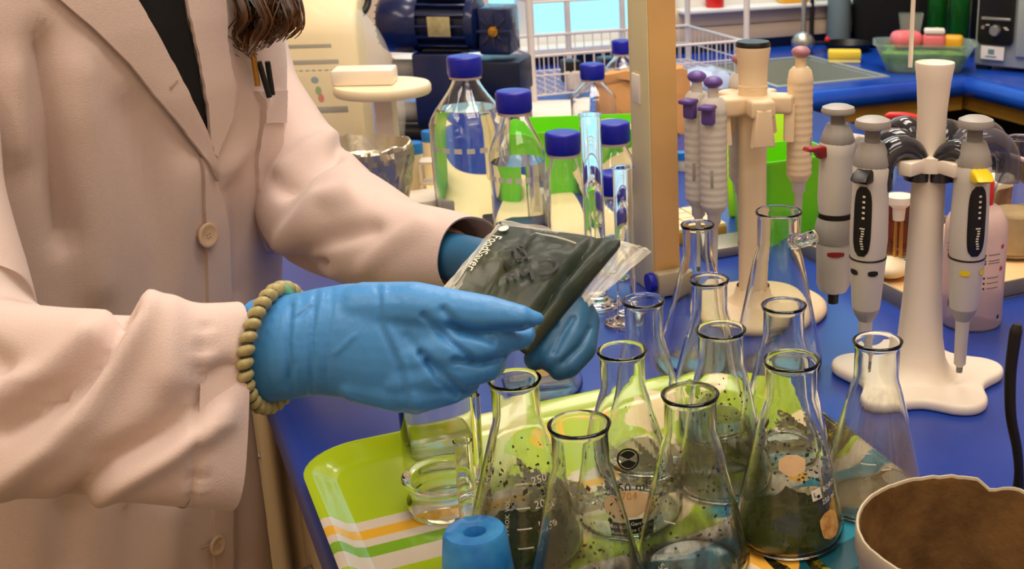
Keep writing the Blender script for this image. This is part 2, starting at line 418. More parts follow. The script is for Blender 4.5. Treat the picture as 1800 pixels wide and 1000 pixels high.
def curve(pts, n):
    """Catmull-Rom through points"""
    P = [Vector(p) for p in pts]; P = [P[0] * 2 - P[1]] + P + [P[-1] * 2 - P[-2]]; out = []
    m = len(P) - 3
    for k in range(n):
        t = k / (n - 1) * m; i = min(int(t), m - 1); t -= i
        a, b, c, d = P[i], P[i + 1], P[i + 2], P[i + 3]
        out.append(0.5 * ((2 * b) + (c - a) * t + (2 * a - 5 * b + 4 * c - d) * t * t + (3 * b - a - 3 * c + d) * t ** 3))
    return out
def lerp(a, b, t): return a + (b - a) * t
def interp(tab, x):
    if x <= tab[0][0]: return tab[0][1]
    for (x0, y0), (x1, y1) in zip(tab, tab[1:]):
        if x <= x1: return lerp(y0, y1, (x - x0) / (x1 - x0))
    return tab[-1][1]
def RZ(a): return Matrix.Rotation(a, 4, 'Z')
def RX(a): return Matrix.Rotation(a, 4, 'X')
def RY(a): return Matrix.Rotation(a, 4, 'Y')
def T(x, y, z): return Matrix.Translation((x, y, z))
def rrect(w, h, r, n=6, cx=0, cy=0):
    out = []; rs = r if isinstance(r, (list, tuple)) else (r,) * 4
    for (sx, sy, a0), r in zip(((1, 1, 0), (-1, 1, pi / 2), (-1, -1, pi), (1, -1, 1.5 * pi)), rs):
        for k in range(n + 1):
            a = a0 + pi / 2 * k / n; out.append((cx + sx * (w / 2 - r) + r * cos(a), cy + sy * (h / 2 - r) + r * sin(a)))
    return out
# ------------------------------------------------------------------ room shell (u runs along the window wall, v towards it)
FZ = -0.9; CZ = 1.95; U0, U1, V0, V1 = -1.7, 2.8, -1.3, 2.95
def rbox(mb, u0, u1, v0, v1, z0, z1, bev=0.0): return mb.box(((u0 + u1) / 2, (v0 + v1) / 2, (z0 + z1) / 2), (u1 - u0, v1 - v0, z1 - z0), bev)
def R(name, m, boxes, bev=0.0, **k):
    mb = MB()
    for b in boxes: rbox(mb, *b, bev)
    return struct(name, mb, m, rz=ROT, **k)
R('floor', 'floor', [(U0 - .1, U1 + .1, V0 - .1, V1 + .1, FZ - .05, FZ)])
R('ceiling', 'ceiling', [(U0 - .1, U1 + .1, V0 - .1, V1 + .1, CZ, CZ + .05)])
R('wall_left', 'wall', [(U0 - .1, U0, V0, V1, FZ, CZ)])
R('wall_right', 'wall', [(U1, U1 + .1, V0, V1, FZ, CZ)])
R('wall_front', 'wall', [(U0 - .1, U1 + .1, V0 - .1, V0, FZ, CZ)])
W1 = (0.62, 1.325, 0.04, 1.15); W2 = (1.375, 2.35, 0.112, 1.15)
wb = R('wall_back', 'wall', [(U0 - .1, W1[0], V1, V1 + .12, FZ, CZ), (W1[0], W1[1], V1, V1 + .12, FZ, W1[2]), (W1[0], W1[1], V1, V1 + .12, W1[3], CZ),
   (W1[1], W2[0], V1, V1 + .12, FZ, CZ), (W2[0], W2[1], V1, V1 + .12, FZ, W2[2]), (W2[0], W2[1], V1, V1 + .12, W2[3], CZ), (W2[1], U1 + .1, V1, V1 + .12, FZ, CZ)])
# cream boards fixed under the sill of the right-hand window
for k, (z0, z1) in enumerate(((0.026, 0.0675), (0.0695, 0.110))):
    for (u0, u1) in ((1.33, 1.80), (1.803, 2.44)):
        b = MB(); rbox(b, u0, u1, V1 - .014, V1, z0, z1, .002); part('panel', b, 'wall', wb)
b = MB(); rbox(b, 0.62, 2.45, V1 - .012, V1, 0.0, 0.025); struct('trim_1', b, 'navy_dark', rz=ROT)
for i, w in enumerate((W1, W2)):
    wo = bpy.data.objects.new('window_%d' % (i + 1), None); COL.objects.link(wo); wo.rotation_euler = (0, 0, ROT); wo['kind'] = 'structure'
    f = MB(); t = .03; y0, y1 = V1 + .03, V1 + .07
    for (a, c, d, e) in ((w[0], w[1], w[2], w[2] + t), (w[0], w[1], w[3] - t, w[3]), (w[0], w[0] + t, w[2] + t, w[3] - t), (w[1] - t, w[1], w[2] + t, w[3] - t), ((w[0] + w[1]) / 2 - .02, (w[0] + w[1]) / 2 + .02, w[2] + t, w[3] - t)):
        rbox(f, a, c, y0, y1, d, e, .003)
    part('window_frame', f, 'white_paint', wo)
    for (a, c) in ((w[0] + t, (w[0] + w[1]) / 2 - .02), ((w[0] + w[1]) / 2 + .02, w[1] - t)):
        p = MB(); rbox(p, a, c, V1 + .045, V1 + .05, w[2] + t, w[3] - t); part('pane', p, 'pane', wo)
    sl = MB(); rbox(sl, w[0], w[1], V1 - .05, V1 + .03, w[2] - .004, w[2] + .006, .003); part('window_sill', sl, 'white_paint', wo)
# ------------------------------------------------------------------ peninsula bench and wall bench
def slab(outline_boxes, z0, z1, bev):
    mb = MB()
    for b in outline_boxes: rbox(mb, b[0], b[1], b[2], b[3], z0, z1, bev)
    return mb
pen = thing('laboratory_bench', 'long peninsula bench with blue worktop that carries the flasks', 'bench', W(.69, 1.2, FZ), ROT)
mb = MB(); mb.prism(rrect(1.212, 2.1, .03, 5, 0.0065, 0.045), 0.9 - .04, 0.9, bev=.008); part('worktop', mb, 'counter', pen)
mb = MB().box((.0, .045, .43), (1.13, 2.04, .855)); part('carcass', mb, 'cream_panel', pen)
for k in range(4):
    d = MB().box((-.572, -.73 + k * .5, .46), (.014, .49, .74), .003); dd = part('door', d, 'cream_panel', pen)
    h = MB().tube([(-.58, -.55 + k * .5, .70), (-.60, -.55 + k * .5, .70), (-.60, -.55 + k * .5, .60), (-.58, -.55 + k * .5, .60)], .005); part('handle', h, 'steel', dd)
wbn = thing('wall_bench', 'L shaped blue bench with sink along the window wall', 'bench', W(0, 0, FZ), ROT)
Z0, Z1 = .85, .9
mb = MB(); SU0, SU1, SV0, SV1 = 1.37, 1.66, 2.385, 2.73
for b in ((-.3, SU0, 2.305, V1 - .002), (SU0, SU1, 2.305, SV0), (SU0, SU1, SV1, V1 - .002), (SU1, 2.798, 2.305, V1 - .002), (1.85, 2.798, .9, 2.305)):
    rbox(mb, *b, Z0, Z1)
# rounded front nose
mb.tube([(1.31, 2.305, .875), (1.86, 2.305, .875)], .025, 12); mb.tube([(1.85, 2.305, .875), (1.85, .9, .875)], .025, 12)
part('worktop', mb, 'counter_far', wbn, sharp=50)
mb = MB(); rbox(mb, 1.31, 1.85, 2.315, 2.335, .815, .848); rbox(mb, 1.862, 1.885, .9, 2.33, .815, .848); part('front_rail', mb, 'wood_trim', wbn)
mb = MB(); rbox(mb, 1.31, 2.79, 2.42, 2.94, 0, .60); rbox(mb, 1.95, 2.79, .95, 2.42, 0, .845); rbox(mb, -.28, 1.30, 2.34, 2.94, 0, .845); part('carcass', mb, 'void_shade', wbn)
mb = MB(); t = .006; zb = .72
rbox(mb, SU0, SU1, SV0, SV1, zb, zb + t); rbox(mb, SU0, SU0 + t, SV0, SV1, zb, .898); rbox(mb, SU1 - t, SU1, SV0, SV1, zb, .898)
rbox(mb, SU0, SU1, SV0, SV0 + t, zb, .898); rbox(mb, SU0, SU1, SV1 - t, SV1, zb, .898)
for (a, c, d, e) in ((SU0 - .012, SU1 + .012, SV0 - .012, SV0), (SU0 - .012, SU1 + .012, SV1, SV1 + .012), (SU0 - .012, SU0, SV0, SV1), (SU1, SU1 + .012, SV0, SV1)): rbox(mb, a, c, d, e, .899, .903)
part('sink', mb, 'steel_dull', wbn)
# upright of the shelf that stands on the bench
pp = G(1155, 503)
po = thing('shelf_upright', 'cream painted shelf upright rising from the bench behind the flasks', 'post', pp, ROT)
mb = MB().box((0, 0, .55), (.034, .056, 1.1), .002); part('upright', mb, 'post_paint', po)
mb = MB().box((.001, -.0275, .55), (.0335, .004, 1.098), .001); part('shaded_face', mb, 'post_shade', po)  # thin cover added to carry the painted shade of this face
mb = MB().box((-.0175, .006, .243), (.003, .022, .034), .001); part('label_plate', mb, 'paper', po)
mb = MB().box((.004, -.036, .016), (.044, .018, .03), .004); part('foot_clamp', mb, 'pot_outside', po)
mb = MB().lathe([(0, 0), (.011, 0), (.012, .003), (.011, .008), (0, .008)], 24, M4=T(-.020, -.036, .02) @ RY(-pi / 2)); part('clamp_knob', mb, 'blue_cap', po)

# ------------------------------------------------------------------ glassware builders
def flask_prof(h, rb, rn, th=.0017):
    return [(rb * .84, 0), (rb * .95, .012 * h), (rb, .05 * h), (rb * .985, .10 * h), (rb * .93, .18 * h), (rn * 1.16, .715 * h), (rn * 1.03, .765 * h), (rn, .80 * h), (rn, .955 * h), (rn + .0012, .975 * h)], \
           [(rn + .0018, .986 * h), (rn + .0021, .994 * h), (rn + .0012, h), (rn + .0006, h), (rn - th, .975 * h)], \
           [(rn - th, .80 * h), (rn * 1.03 - th, .765 * h), (rn * 1.16 - th, .715 * h), (rb * .93 - th, .18 * h), (rb * .985 - th, .10 * h), (rb - th, .055 * h), (rb * .95 - th, .028 * h), (rb * .8, .0028)]
def flask(label, px, py, rimz, h, rb, rn, group='conical flasks on the bench', z0=0.0, film=None, heap=None, seed=1, leaves=0, leafseed=0, pos=None):
    p = pos if pos is not None else G(px, py, z0 + rimz); p = Vector((p[0], p[1], z0))
    o = thing('conical_flask', label, 'flask', p, camdir(p), group)
    a, b, c = flask_prof(h, rb, rn); prof = [(0, .0003)] + a + b + c + [(0, .0026)]
    part('flask_body', MB().lathe(prof, 64), 'glass_green', o, sharp=60)
    if film:
        q = [(r - .0006, z) for r, z in c[1:]]
        part('plant_film', MB().lathe(q, 48), film, o, label='green plant residue clinging inside the glass', sharp=60)
    if heap:
        hz, m = heap
        rr = interp([(0, rb * .8), (.05 * h, rb), (.10 * h, rb * .985), (.18 * h, rb * .93), (.715 * h, rn * 1.16)], hz) - .004
        n = 16; pr = [(0, .0032), (rb * .80, .0034), (rb * .95 - .0035, .03 * h)] + [(rr, hz)] + [(rr * (1 - k / n), hz) for k in range(1, n)] + [(0, hz)]
        def fn(r, z, an):
            if z < hz - 1e-6: return r, z
            return r, z + .6 * hz * (noise.noise(Vector((r * cos(an) * 70, r * sin(an) * 70, seed))) + .5 * noise.noise(Vector((r * cos(an) * 190, r * sin(an) * 190, seed))) - .1)
        part('dried_herb', MB().lathe(pr, 72, fn=fn), m, o, label='dark green dried herb lying at the bottom', sharp=60)
    if leaves:
        rnd = random.Random(leafseed + 5); mbk = MB()
        for k in range(leaves):
            zz = rnd.uniform(.03, .62) * h if not heap else rnd.uniform(heap[0], .6 * h); an = rnd.uniform(0, 2 * pi)
            r = interp([(0, rb * .8), (.05 * h, rb), (.18 * h, rb * .93), (.715 * h, rn * 1.16), (h, rn)], zz) - .0028
            s_ = rnd.uniform(.0004, .0013) * (1.8 if rnd.random() < .1 else 1); c_ = Vector((r * cos(an), r * sin(an), zz)); tw = rnd.uniform(0, pi); t0_ = Vector((-sin(an), cos(an), 0)); tq = (t0_ * cos(tw) + Vector((0, 0, sin(tw)))) * s_ * rnd.uniform(.7, 2.0); uq = (t0_ * -sin(tw) + Vector((0, 0, cos(tw)))) * s_; inn = Vector((-cos(an), -sin(an), 0)) * .0005
            mbk.add([c_ - tq, c_ - uq, c_ + tq, c_ + uq, c_ + inn * 2], [(0, 1, 4), (1, 2, 4), (2, 3, 4), (3, 0, 4), (0, 3, 2, 1)])
        part('leaf_crumbs', mbk, 'crumb', o, label='dark leaf crumbs stuck to the wall', kind='stuff')
    def surf(phi0, zc, tilt=0.0, off=.0004):
        tab = [(z, r) for r, z in a]
        def f(x, y):
            x, y = x * cos(tilt) - y * sin(tilt), x * sin(tilt) + y * cos(tilt)
            zz = zc + y * .96; r = interp(tab, zz) + off
            an = phi0 + x / r
            return (r * cos(an), r * sin(an), zz)
        return f
    return o, surf
def gridpatch(mb, f, w, h, nx=8, ny=6, rnd=False):
    rows = []
    for j in range(ny + 1):
        y = -h / 2 + h * j / ny; hw = w / 2
        if rnd:
            e = abs(2 * y / h); hw = w / 2 * max(.05, (1 - e ** 4)) ** .35
        rows.append([f(-hw + 2 * hw * i / nx, y) for i in range(nx + 1)])
    return mb.grid(rows)
def bottle(label, px, py, dist_y, r, h, capr, water=0.0, group='screw cap bottles', band=True, shoulder=.62, name='reagent_bottle'):
    """px: centre column, dist_y: image row where the base centre stands"""
    p = G(px, dist_y); o = thing(name, label, 'bottle', p, camdir(p), group)
    nk = capr * .72; th = .002; zs = h * shoulder; zn = h - .03
    out = [(0, .001), (r * .85, 0), (r * .96, .003), (r, .010), (r, zs)] + [(lerp(r, nk, .55 * k / 8 + .45 * (1 - cos(pi * k / 8)) / 2), zs + (zn - zs) * k / 8) for k in range(1, 8)] + [(nk, zn), (nk, h - .002)]
    inn = [(nk - th, h - .002)] + [(x - th, z) for x, z in reversed(out[5:13])] + [(r - th, zs), (r - th, .012), (r * .9, .0045), (0, .004)]
    part('bottle_body', MB().lathe(out + inn, 56), 'glass', o, sharp=60)
    cap = MB()
    def rib(rr, z, an): return (rr + (.0012 if (int(an * 44 / pi) % 2) and .004 < z < .022 else 0), z)
    capz = h - .026
    cap.lathe([(0, .0262), (capr * .8, .0265), (capr * .95, .0255), (capr, .023), (capr, .003), (capr - .001, 0), (nk + .001, 0)], 88, c=(0, 0, capz), fn=rib); part('screw_cap', cap, 'blue_cap', o, sharp=50)
    part('pouring_ring', MB().lathe([(nk + .0005, -.004), (capr * .93, -.004), (capr * .93, -.0008), (nk + .0005, -.0008)], 48, c=(0, 0, capz), close=True), 'frost', o)
    if water > 0:
        wz = water; q = [(0, .0048), (r * .89, .0052), (r - th - .0006, .0125), (r - th - .0006, min(wz, zs))]
        if wz > zs:
            for k in range(1, 8):
                x, z = out[4 + k]
                if z < wz: q.append((x - th - .0006, z))
            last = q[-1][0] - .001; q.append((last, wz))
        q.append((0, wz)); part('water', MB().lathe(q, 56), 'water', o, sharp=50)
    if band:
        g = MB(); f = lambda x, y: ((r + .0006) * cos(x / r), (r + .0006) * sin(x / r), h * .50 + y)
        for k in range(-3, 4): g.add([f(k * r * .32 - r * .1, -.0035), f(k * r * .32 + r * .1, -.0035), f(k * r * .32 + r * .1, .0035), f(k * r * .32 - r * .1, .0035)], [(0, 1, 2, 3)])
        part('scale_print', g, 'print_white', o)
    return o
solo('bench_paper', MB().box((.13, .20, .0005), (.27, .42, .001)), 'cream_card', 'cream absorbent sheet spread under the bottles', 'paper', W(.365, 1.50), ROT)
B1 = bottle('largest blue capped glass bottle half full of water, left of the group', 838, 107, 398, .054, .240, .0235, water=.170); B1.location.z = .0012
B2 = bottle('blue capped bottle filled with water right of the largest bottle', 920, 0, 446, .0365, .217, .0228, water=.126)
B3 = bottle('empty blue capped bottle behind the left tall measuring cylinder', 1000, 0, 462, .0265, .172, .0222, band=False)
B4 = bottle('empty blue capped bottle partly hidden by the cream upright', 1085, 0, 425, .0320, .166, .0222, band=False)
B5 = bottle('shortest blue capped bottle, low in front of the cream upright', 1083, 0, 475, .026, .128, .0205, band=False)
B6 = bottle('small empty bottle with blue cap in front of the wire rack', 1047, 0, 268, .040, .158, .0215, band=False)
B7 = bottle('farthest blue capped bottle, behind the kraft paper bag', 1097, 0, 200, .036, .150, .021, band=False)

def cylinder_glass(label, px, py, r, h, footr):
    p = G(px, py); o = thing('measuring_cylinder', label, 'cylinder', p, camdir(p), 'measuring cylinders')
    th = .0014
    part('cylinder_tube', MB().lathe([(0, .0006), (footr * .6, .0006), (footr * .9, 0), (footr, .002), (footr * .97, .0036), (footr * .6, .0062), (r * 1.05, .010), (r, .016), (r, h - .002), (r + .0016, h), (r - th, h), (r - th, .015), (0, .0125)], 48), 'glass', o, sharp=60)
    return o
cylinder_glass('taller slim glass measuring cylinder in front of the bottles', 1051, 537, .0118, .226, .027)
cylinder_glass('shorter slim glass measuring cylinder nearer the flasks', 1103, 568, .0108, .180, .026)

# ------------------------------------------------------------------ the picnic tray
tr = thing('serving_tray', 'lime green printed serving tray under the conical flasks', 'tray', W(.093, .985, 0.0), ROT)
TW, TD = .442, .385
def tray_ring(inset, z, n=8): return [(x, y, z) for x, y in rrect(TW - 2 * inset, TD - 2 * inset, [max(.012, q - inset) for q in (.085, .052, .052, .06)], n, TW / 2, -TD / 2)]
mb = MB(); mb.grid([tray_ring(.001, .0125), tray_ring(0, .014), tray_ring(.003, .0155), tray_ring(.008, .0150), tray_ring(.018, .0065), tray_ring(.026, .004)], True)
part('rim', mb, 'tray_print', tr, sharp=60)
inner = tray_ring(.0255, .0042); mb = MB(); cx = (TW / 2, -TD / 2, .0042); mb.add(inner + [cx], [(i, (i + 1) % len(inner), len(inner)) for i in range(len(inner))])
part('printed_floor', mb, 'tray_print', tr)
mb = MB(); b0 = tray_ring(.024, .0); mb.grid([tray_ring(.001, .0122), tray_ring(.022, .0005), b0], True); mb.add(b0, [tuple(range(len(b0)))]); part('underside', mb, 'tray_rim', tr)
TZ = .0044
# ------------------------------------------------------------------ conical flasks
H250 = .140
FA, sA = flask('graduated flask with olive plant residue beside the blue stopper', 904, 664, H250, H250, .0425, .0170, z0=TZ, film='film_olive', heap=(.014, 'crumb'), seed=3, leaves=160, leafseed=1)
FB, sB = flask('front flask cut by the photo edge, right of the blue stopper', 1018, 743, H250, H250, .0420, .0188, z0=TZ, film='film_dark', seed=4, leaves=130, leafseed=2)
FC, sC = flask('flask with round black logo print, behind the two front flasks', 1093, 614, H250, H250, .0425, .0170, z0=TZ, film=None, seed=5, leaves=20, leafseed=3)
FD, sD = flask('front middle flask with dark grey green residue, nothing printed', 1213, 690, H250, H250, .0420, .0183, z0=TZ, film='film_dark', seed=6, leaves=150, leafseed=4)
FE, sE = flask('flask behind the middle with two dark specks in its neck', 1267, 577, .137, .137, .0400, .0182, z0=TZ, film='film_olive', seed=7, leaves=110, leafseed=5)
FF, sF = flask('flask with white square logo and dark herb, next to the pot', 1391, 631, .145, .145, .0425, .0190, z0=TZ, film='film_olive', heap=(.017, 'crumb'), seed=8, leaves=220, leafseed=6)
FG, sG = flask('rightmost flask with tan streak, in front of the black pipette', 1543, 597, H250, H250, .0415, .0175, z0=TZ, film='film_pale', seed=9)
FH, sH = flask('clear flask between the blue glove and the shelf upright', 1131, 526, .145, .145, .0405, .0158, z0=TZ)
FI, sI = flask('clear flask just left of the side arm flask', 1247, 489, H250, H250, .0405, .0158, z0=TZ)
FJ, sJ = flask('clear flask that stands under the tips of the violet pipettes', 1226, 393, .150, .150, .041, .0150, z0=0)
FL, sL = flask('clear flask behind the square logo flask, before the side arm flask', 1378, 534, .137, .137, .0405, .0172, z0=TZ)
FM, sM = flask('flask mostly hidden behind the glove, tan label at its foot', 0, 0, H250, H250, .042, .0165, z0=0, pos=G(950, 688))
# filter flask with side arm
pk = G(1369, 370, .168); FK, sK = flask('tall filter flask with glass side arm below its rim', 0, 0, .168, .168, .046, .0210, z0=0, pos=(pk.x, pk.y, 0))
hk = MB(); ang = radians(48) ; dx, dy = cos(ang), sin(ang)
pth = [Vector((dx * r, dy * r, z)) for r, z in ((.0195, .141), (.028, .143), (.036, .146), (.044, .150))]
hk.tube(pth, [.0085, .0072, .0066, .0080], 16, cap=False); hk.tube(list(reversed(pth)), [.0062, .0054, .0050, .0058], 16, cap=False); part('side_arm', hk, 'glass', FK)
def dash(o, surf, phi, z, w, h, m='print_white', name='scale_mark', mbk=None):
    f = surf(phi, z); mk = mbk or MB(); gridpatch(mk, f, w, h, 4, 1)
    return mk
# flask A scale
mk = MB()
for z, s_ in ((.070, '250'), (.053, '200'), (.0385, '150'), (.025, '')):
    gridpatch(mk, sA(.0, z), .0085 + (.07 - z) * .06, .0011, 4, 1)
    if s_: text_map(mk, s_, .0085, sA(.24, z + .0005, .04))
text_map(mk, 'APPROX. VOL.', .0046, sA(-.34, .046, pi / 2), 'CENTER'); part('scale_print', mk, 'print_white', FA)
mk = MB(); text_map(mk, '250', .010, sB(-.38, .036, -.5)); text_map(mk, '6', .007, sB(-.5, .024, -.5)); part('scale_print', mk, 'print_white', FB)
mk = MB(); text_map(mk, '50', .008, sD(-.62, .024, -.6)); gridpatch(mk, sD(-.5, .055), .009, .0009, 4, 1); part('scale_print', mk, 'print_white', FD)
# flask C : round logo, volume and label
mk = MB(); f = sC(.06, .063)
for (r0, r1, a0, a1) in ((.0072, .0086, 0, 2 * pi), (0.0005, .0066, .15 * pi, .85 * pi), (0.0005, .0066, 1.15 * pi, 1.85 * pi)):
    n = 26; rows = [[f(r0 * cos(lerp(a0, a1, k / n)), r0 * sin(lerp(a0, a1, k / n))) for k in range(n + 1)], [f(r1 * cos(lerp(a0, a1, k / n)), r1 * sin(lerp(a0, a1, k / n))) for k in range(n + 1)]]
    mk.grid(rows)
text_map(mk, '250 ml', .0105, sC(.06, .0415), 'CENTER')
part('logo_print', mk, 'print_black', FC)
mk = MB(); gridpatch(mk, sC(.04, .030, 0, .0007), .032, .021, 10, 4, True); part('paper_label', mk, 'tan_label', FC)
mk = MB(); text_map(mk, '704', .0085, sC(.04, .036, 0, .0011), 'CENTER'); part('handwriting', mk, 'label_orange', FC)
mk = MB(); gridpatch(mk, sC(.06, .0125, 0, .0006), .028, .012, 10, 2); part('black_strip', mk, 'print_black', FC)
mk = MB(); text_map(mk, 'Made in Germany', .0042, sC(.06, .0150, 0, .0010), 'CENTER'); text_map(mk, 'Resistance Glass', .0040, sC(.06, .0100, 0, .0010), 'CENTER'); part('maker_text', mk, 'print_white', FC)
# flask F : square logo, label
mk = MB(); gridpatch(mk, sF(.62, .050, .1), .0085, .0085, 5, 3); part('logo_print', mk, 'print_white', FF)
mk = MB(); text_map(mk, 'L', .006, sF(.58, .050, .1, .0008), 'CENTER'); gridpatch(mk, sF(.66, .0485, .1, .0008), .0025, .0025, 2, 2); part('logo_mark', mk, 'print_black', FF)
mk = MB(); text_map(mk, 'BORO', .0055, sF(.80, .0515, .1)); text_map(mk, '250 ml', .0055, sF(.74, .0425, .1)); part('maker_text', mk, 'print_white', FF)
mk = MB(); gridpatch(mk, sF(.86, .0245, .1, .0008), .019, .022, 8, 6, True); part('paper_label', mk, 'label_orange', FF)
mk = MB(); gridpatch(mk, sF(.06, .074, 0, .0006), .020, .016, 8, 4, True); part('tan_label', mk, 'tan_label', FF)
mk = MB(); gridpatch(mk, sG(-.1, .050), .012, .0010, 4, 1); gridpatch(mk, sG(.32, .046), .008, .0010, 4, 1); gridpatch(mk, sG(-.22, .058), .011, .0008, 4, 1); part('scale_print', mk, 'print_white', FG)
mk = MB(); gridpatch(mk, sM(.1, .040, 0, .0006), .022, .016, 8, 4, True); part('paper_label', mk, 'tan_label', FM)
mk = MB(); gridpatch(mk, sI(-.55, .045, 0, .0006), .016, .020, 8, 6, True); part('paper_label', mk, 'lime_light', FI, label='pale green sticker')
# ------------------------------------------------------------------ small things at the front
p = G(778, 793); bk = thing('glass_beaker', 'clear straight glass beaker under the near gloved hand', 'beaker', (p.x, p.y, TZ), 0)
part('beaker_body', MB().lathe([(0, .0005), (.031, 0), (.034, .004), (.034, .066), (.037, .071), (.0355, .0715), (.0322, .066), (.0322, .005), (.030, .003), (0, .003)], 56), 'glass', bk, sharp=60)
p = G(787, 898); gj = thing('glass_dish', 'low flanged glass dish on the lime end of the tray', 'dish', (p.x, p.y, TZ), 0)
part('dish_body', MB().lathe([(0, .0005), (.029, 0), (.0305, .003), (.0305, .010), (.0275, .013), (.0275, .024), (.0325, .027), (.033, .029), (.0315, .0295), (.0262, .027), (.0258, .013), (.0285, .009), (.028, .004), (0, .003)], 56), 'glass', gj, sharp=60)
p = G(834, 932, .063); st = thing('rubber_stopper', 'blue rubber stopper with a hole, at the bottom photo edge', 'stopper', (p.x, p.y, TZ), 0)
def mot(r, z, a): return r * (1 + .006 * noise.noise(Vector((cos(a) * 3, sin(a) * 3, z * 120)))), z
part('stopper_body', MB().lathe([(0, 0), (.026, 0), (.027, .002), (.0214, .056), (.0195, .059), (.0085, .0585), (.0072, .057), (.0068, .008), (0, .008)], 48, fn=mot), 'rubber_blue', st, sharp=60)
mb = MB()
base = G(826, 934); base.z = TZ
tb = thing('glass_tube', 'short clear glass tube standing right behind the blue stopper', 'tube', base, 0)
part('tube_body', MB().lathe([(0, .0005), (.0055, 0), (.0068, .003), (.0068, .072), (.0072, .074), (.0060, .074), (.0058, .003), (0, .002)], 28), 'glass', tb)
tb2 = thing('glass_pipette', 'pointed glass pipette leaning between stopper and graduated flask', 'pipette', Vector((G(848, 906).x, G(848, 906).y, TZ)), 0)
q = [Vector((0, 0, .001)), Vector((.0003, 0, .02)), Vector((.0006, .001, .05)), Vector((.0012, .001, .10))]
mb = MB().tube(q, [.0012, .002, .0036, .0040], 16); part('pipette_body', mb, 'glass', tb2)
# pot with rusty inside
p = G(1692, 925, .085); pot = thing('metal_pot', 'old grey metal pot with rusty brown inside, bottom right', 'pot', (p.x, p.y, 0), 0)
RP = .0690
def chip(r, z, a):
    d = atan2(sin(a - radians(62)), cos(a - radians(62)))
    k = .007 * exp(-(d / .11) ** 2) if z > .07 else 0
    k += .0012 * noise.noise(Vector((cos(a) * 9, sin(a) * 9, 1))) if z > .07 else 0
    return r, z - k
part('pot_wall', MB().lathe([(0, 0), (RP * .72, 0), (RP * .80, .004), (RP * .95, .05), (RP * .965, .066), (RP * 1.0, .069), (RP * 1.0, .0835), (RP * .99, .0852), (RP * .972, .0852), (RP * .962, .0835)], 96, fn=chip), 'pot_outside', pot, sharp=50)
part('rusty_lining', MB().lathe([(RP * .962, .0834), (RP * .955, .08), (RP * .93, .05), (RP * .78, .008), (RP * .6, .005), (0, .005)], 96, fn=chip), 'rust', pot, label='rusty brown lining', sharp=60)
hd = MB(); yb = p.y + RP + .012
pts = [DY(1788, 570, yb + .004), DY(1783, 600, yb + .003), DY(1776, 660, yb + .002), DY(1777, 730, yb), DY(1788, 790, yb), DY(1791, 840, yb), DY(1786, 890, yb + .002), DY(1780, 950, yb + .004)]
e_ = pts[-1].copy(); e_.z = .004; pts.append(e_)
c = curve(pts, 40); rs = [interp([(0, .003), (.05, .0046), (.25, .0042), (.6, .0034), (.75, .0052), (.9, .0034), (1, .003)], i / 39) for i in range(40)]
zmin = .012
hd.tube(c, rs, 14); solo('spatula_handle', hd, 'black', 'black glossy curved handle of a utensil leaning behind the rusty pot', 'spatula', sharp=60)
# ------------------------------------------------------------------ pipettes and their stands
def slim_pipette(label, pos, rz, knob='purple', body='plastic_grey', lever=True, group='slim violet pipettes'):
    o = thing('pipette', label, 'pipette', pos, rz, group)
    part('tip_cone', MB().lathe([(0, 0), (.0030, 0), (.0034, .006), (0, .006)], 20), 'black', o, label='black tip end')
    part('shaft', MB().lathe([(.0032, .006), (.0036, .03), (.0048, .062), (.0075, .066), (.0075, .074), (.0095, .078)], 24), 'plastic_grey', o)
    def ribs(r, z, a): return (r + (.0004 if int(z / .004) % 2 else 0), z)
    prof = [(.0095, .078), (.0128, .084)] + [(.0135, .084 + k * .002) for k in range(1, 55)] + [(.0120, .200), (.0085, .204), (0, .204)]
    part('handle_body', MB().lathe(prof, 32, sy=1.08, fn=ribs), body, o)
    part('plunger_stem', MB().lathe([(.0062, .204), (.0055, .216), (0, .216)], 20), body, o)
    part('push_button', MB().ball((0, 0, .220), (.0105, .0105, .0065), 20), knob, o, label='coloured push button')
    if lever:
        mb = MB().box((.012, 0, .186), (.016, .014, .018), .003); mb.box((.016, 0, .196), (.022, .016, .005), .002); part('ejector_lever', mb, knob, o, label='violet ejector lever')
    part('volume_window', MB().box((.0133, .003, .118), (.0014, .0035, .020), .0005), 'mid_grey', o)
    return o
pl = G(1331, 546)
ls = thing('pipette_carousel', 'beige carousel stand with black topped cap, left of the two', 'stand', pl, 0)
part('base_plate', MB().lathe([(0, 0), (.079, 0), (.081, .003), (.080, .008), (.074, .0115), (.03, .014), (0, .0145)], 72), 'plastic_warm', ls, sharp=60)
px0 = -.006
mb = MB().prism(rrect(.031, .033, .009, 5, px0, 0), .012, .262); mb.lathe([(.030, .013), (.022, .018), (.018, .032)], 32, c=(px0, 0, 0)); part('pole', mb, 'plastic_warm', ls, sharp=50)
mb = MB().lathe([(0, .258), (.017, .258), (.0155, .264), (.0165, .285), (.0190, .300), (.0188, .303), (0, .303)], 36, c=(px0, 0, 0)); part('pole_cap', mb, 'plastic_warm', ls)
part('cap_insert', MB().lathe([(.0186, .300), (.0190, .306), (.0175, .3085), (0, .309)], 36, c=(px0, 0, 0)), 'black', ls)
star = []
for k in range(5):
    a = radians(-75 + 72 * k)
    for (r, d) in ((.024, -.6), (.044, -.30), (.046, 0), (.044, .30)): star.append((px0 + r * cos(a + d), r * sin(a + d)))
part('hub', MB().prism(star, .232, .252, bev=.004), 'plastic_warm', ls, sharp=40)
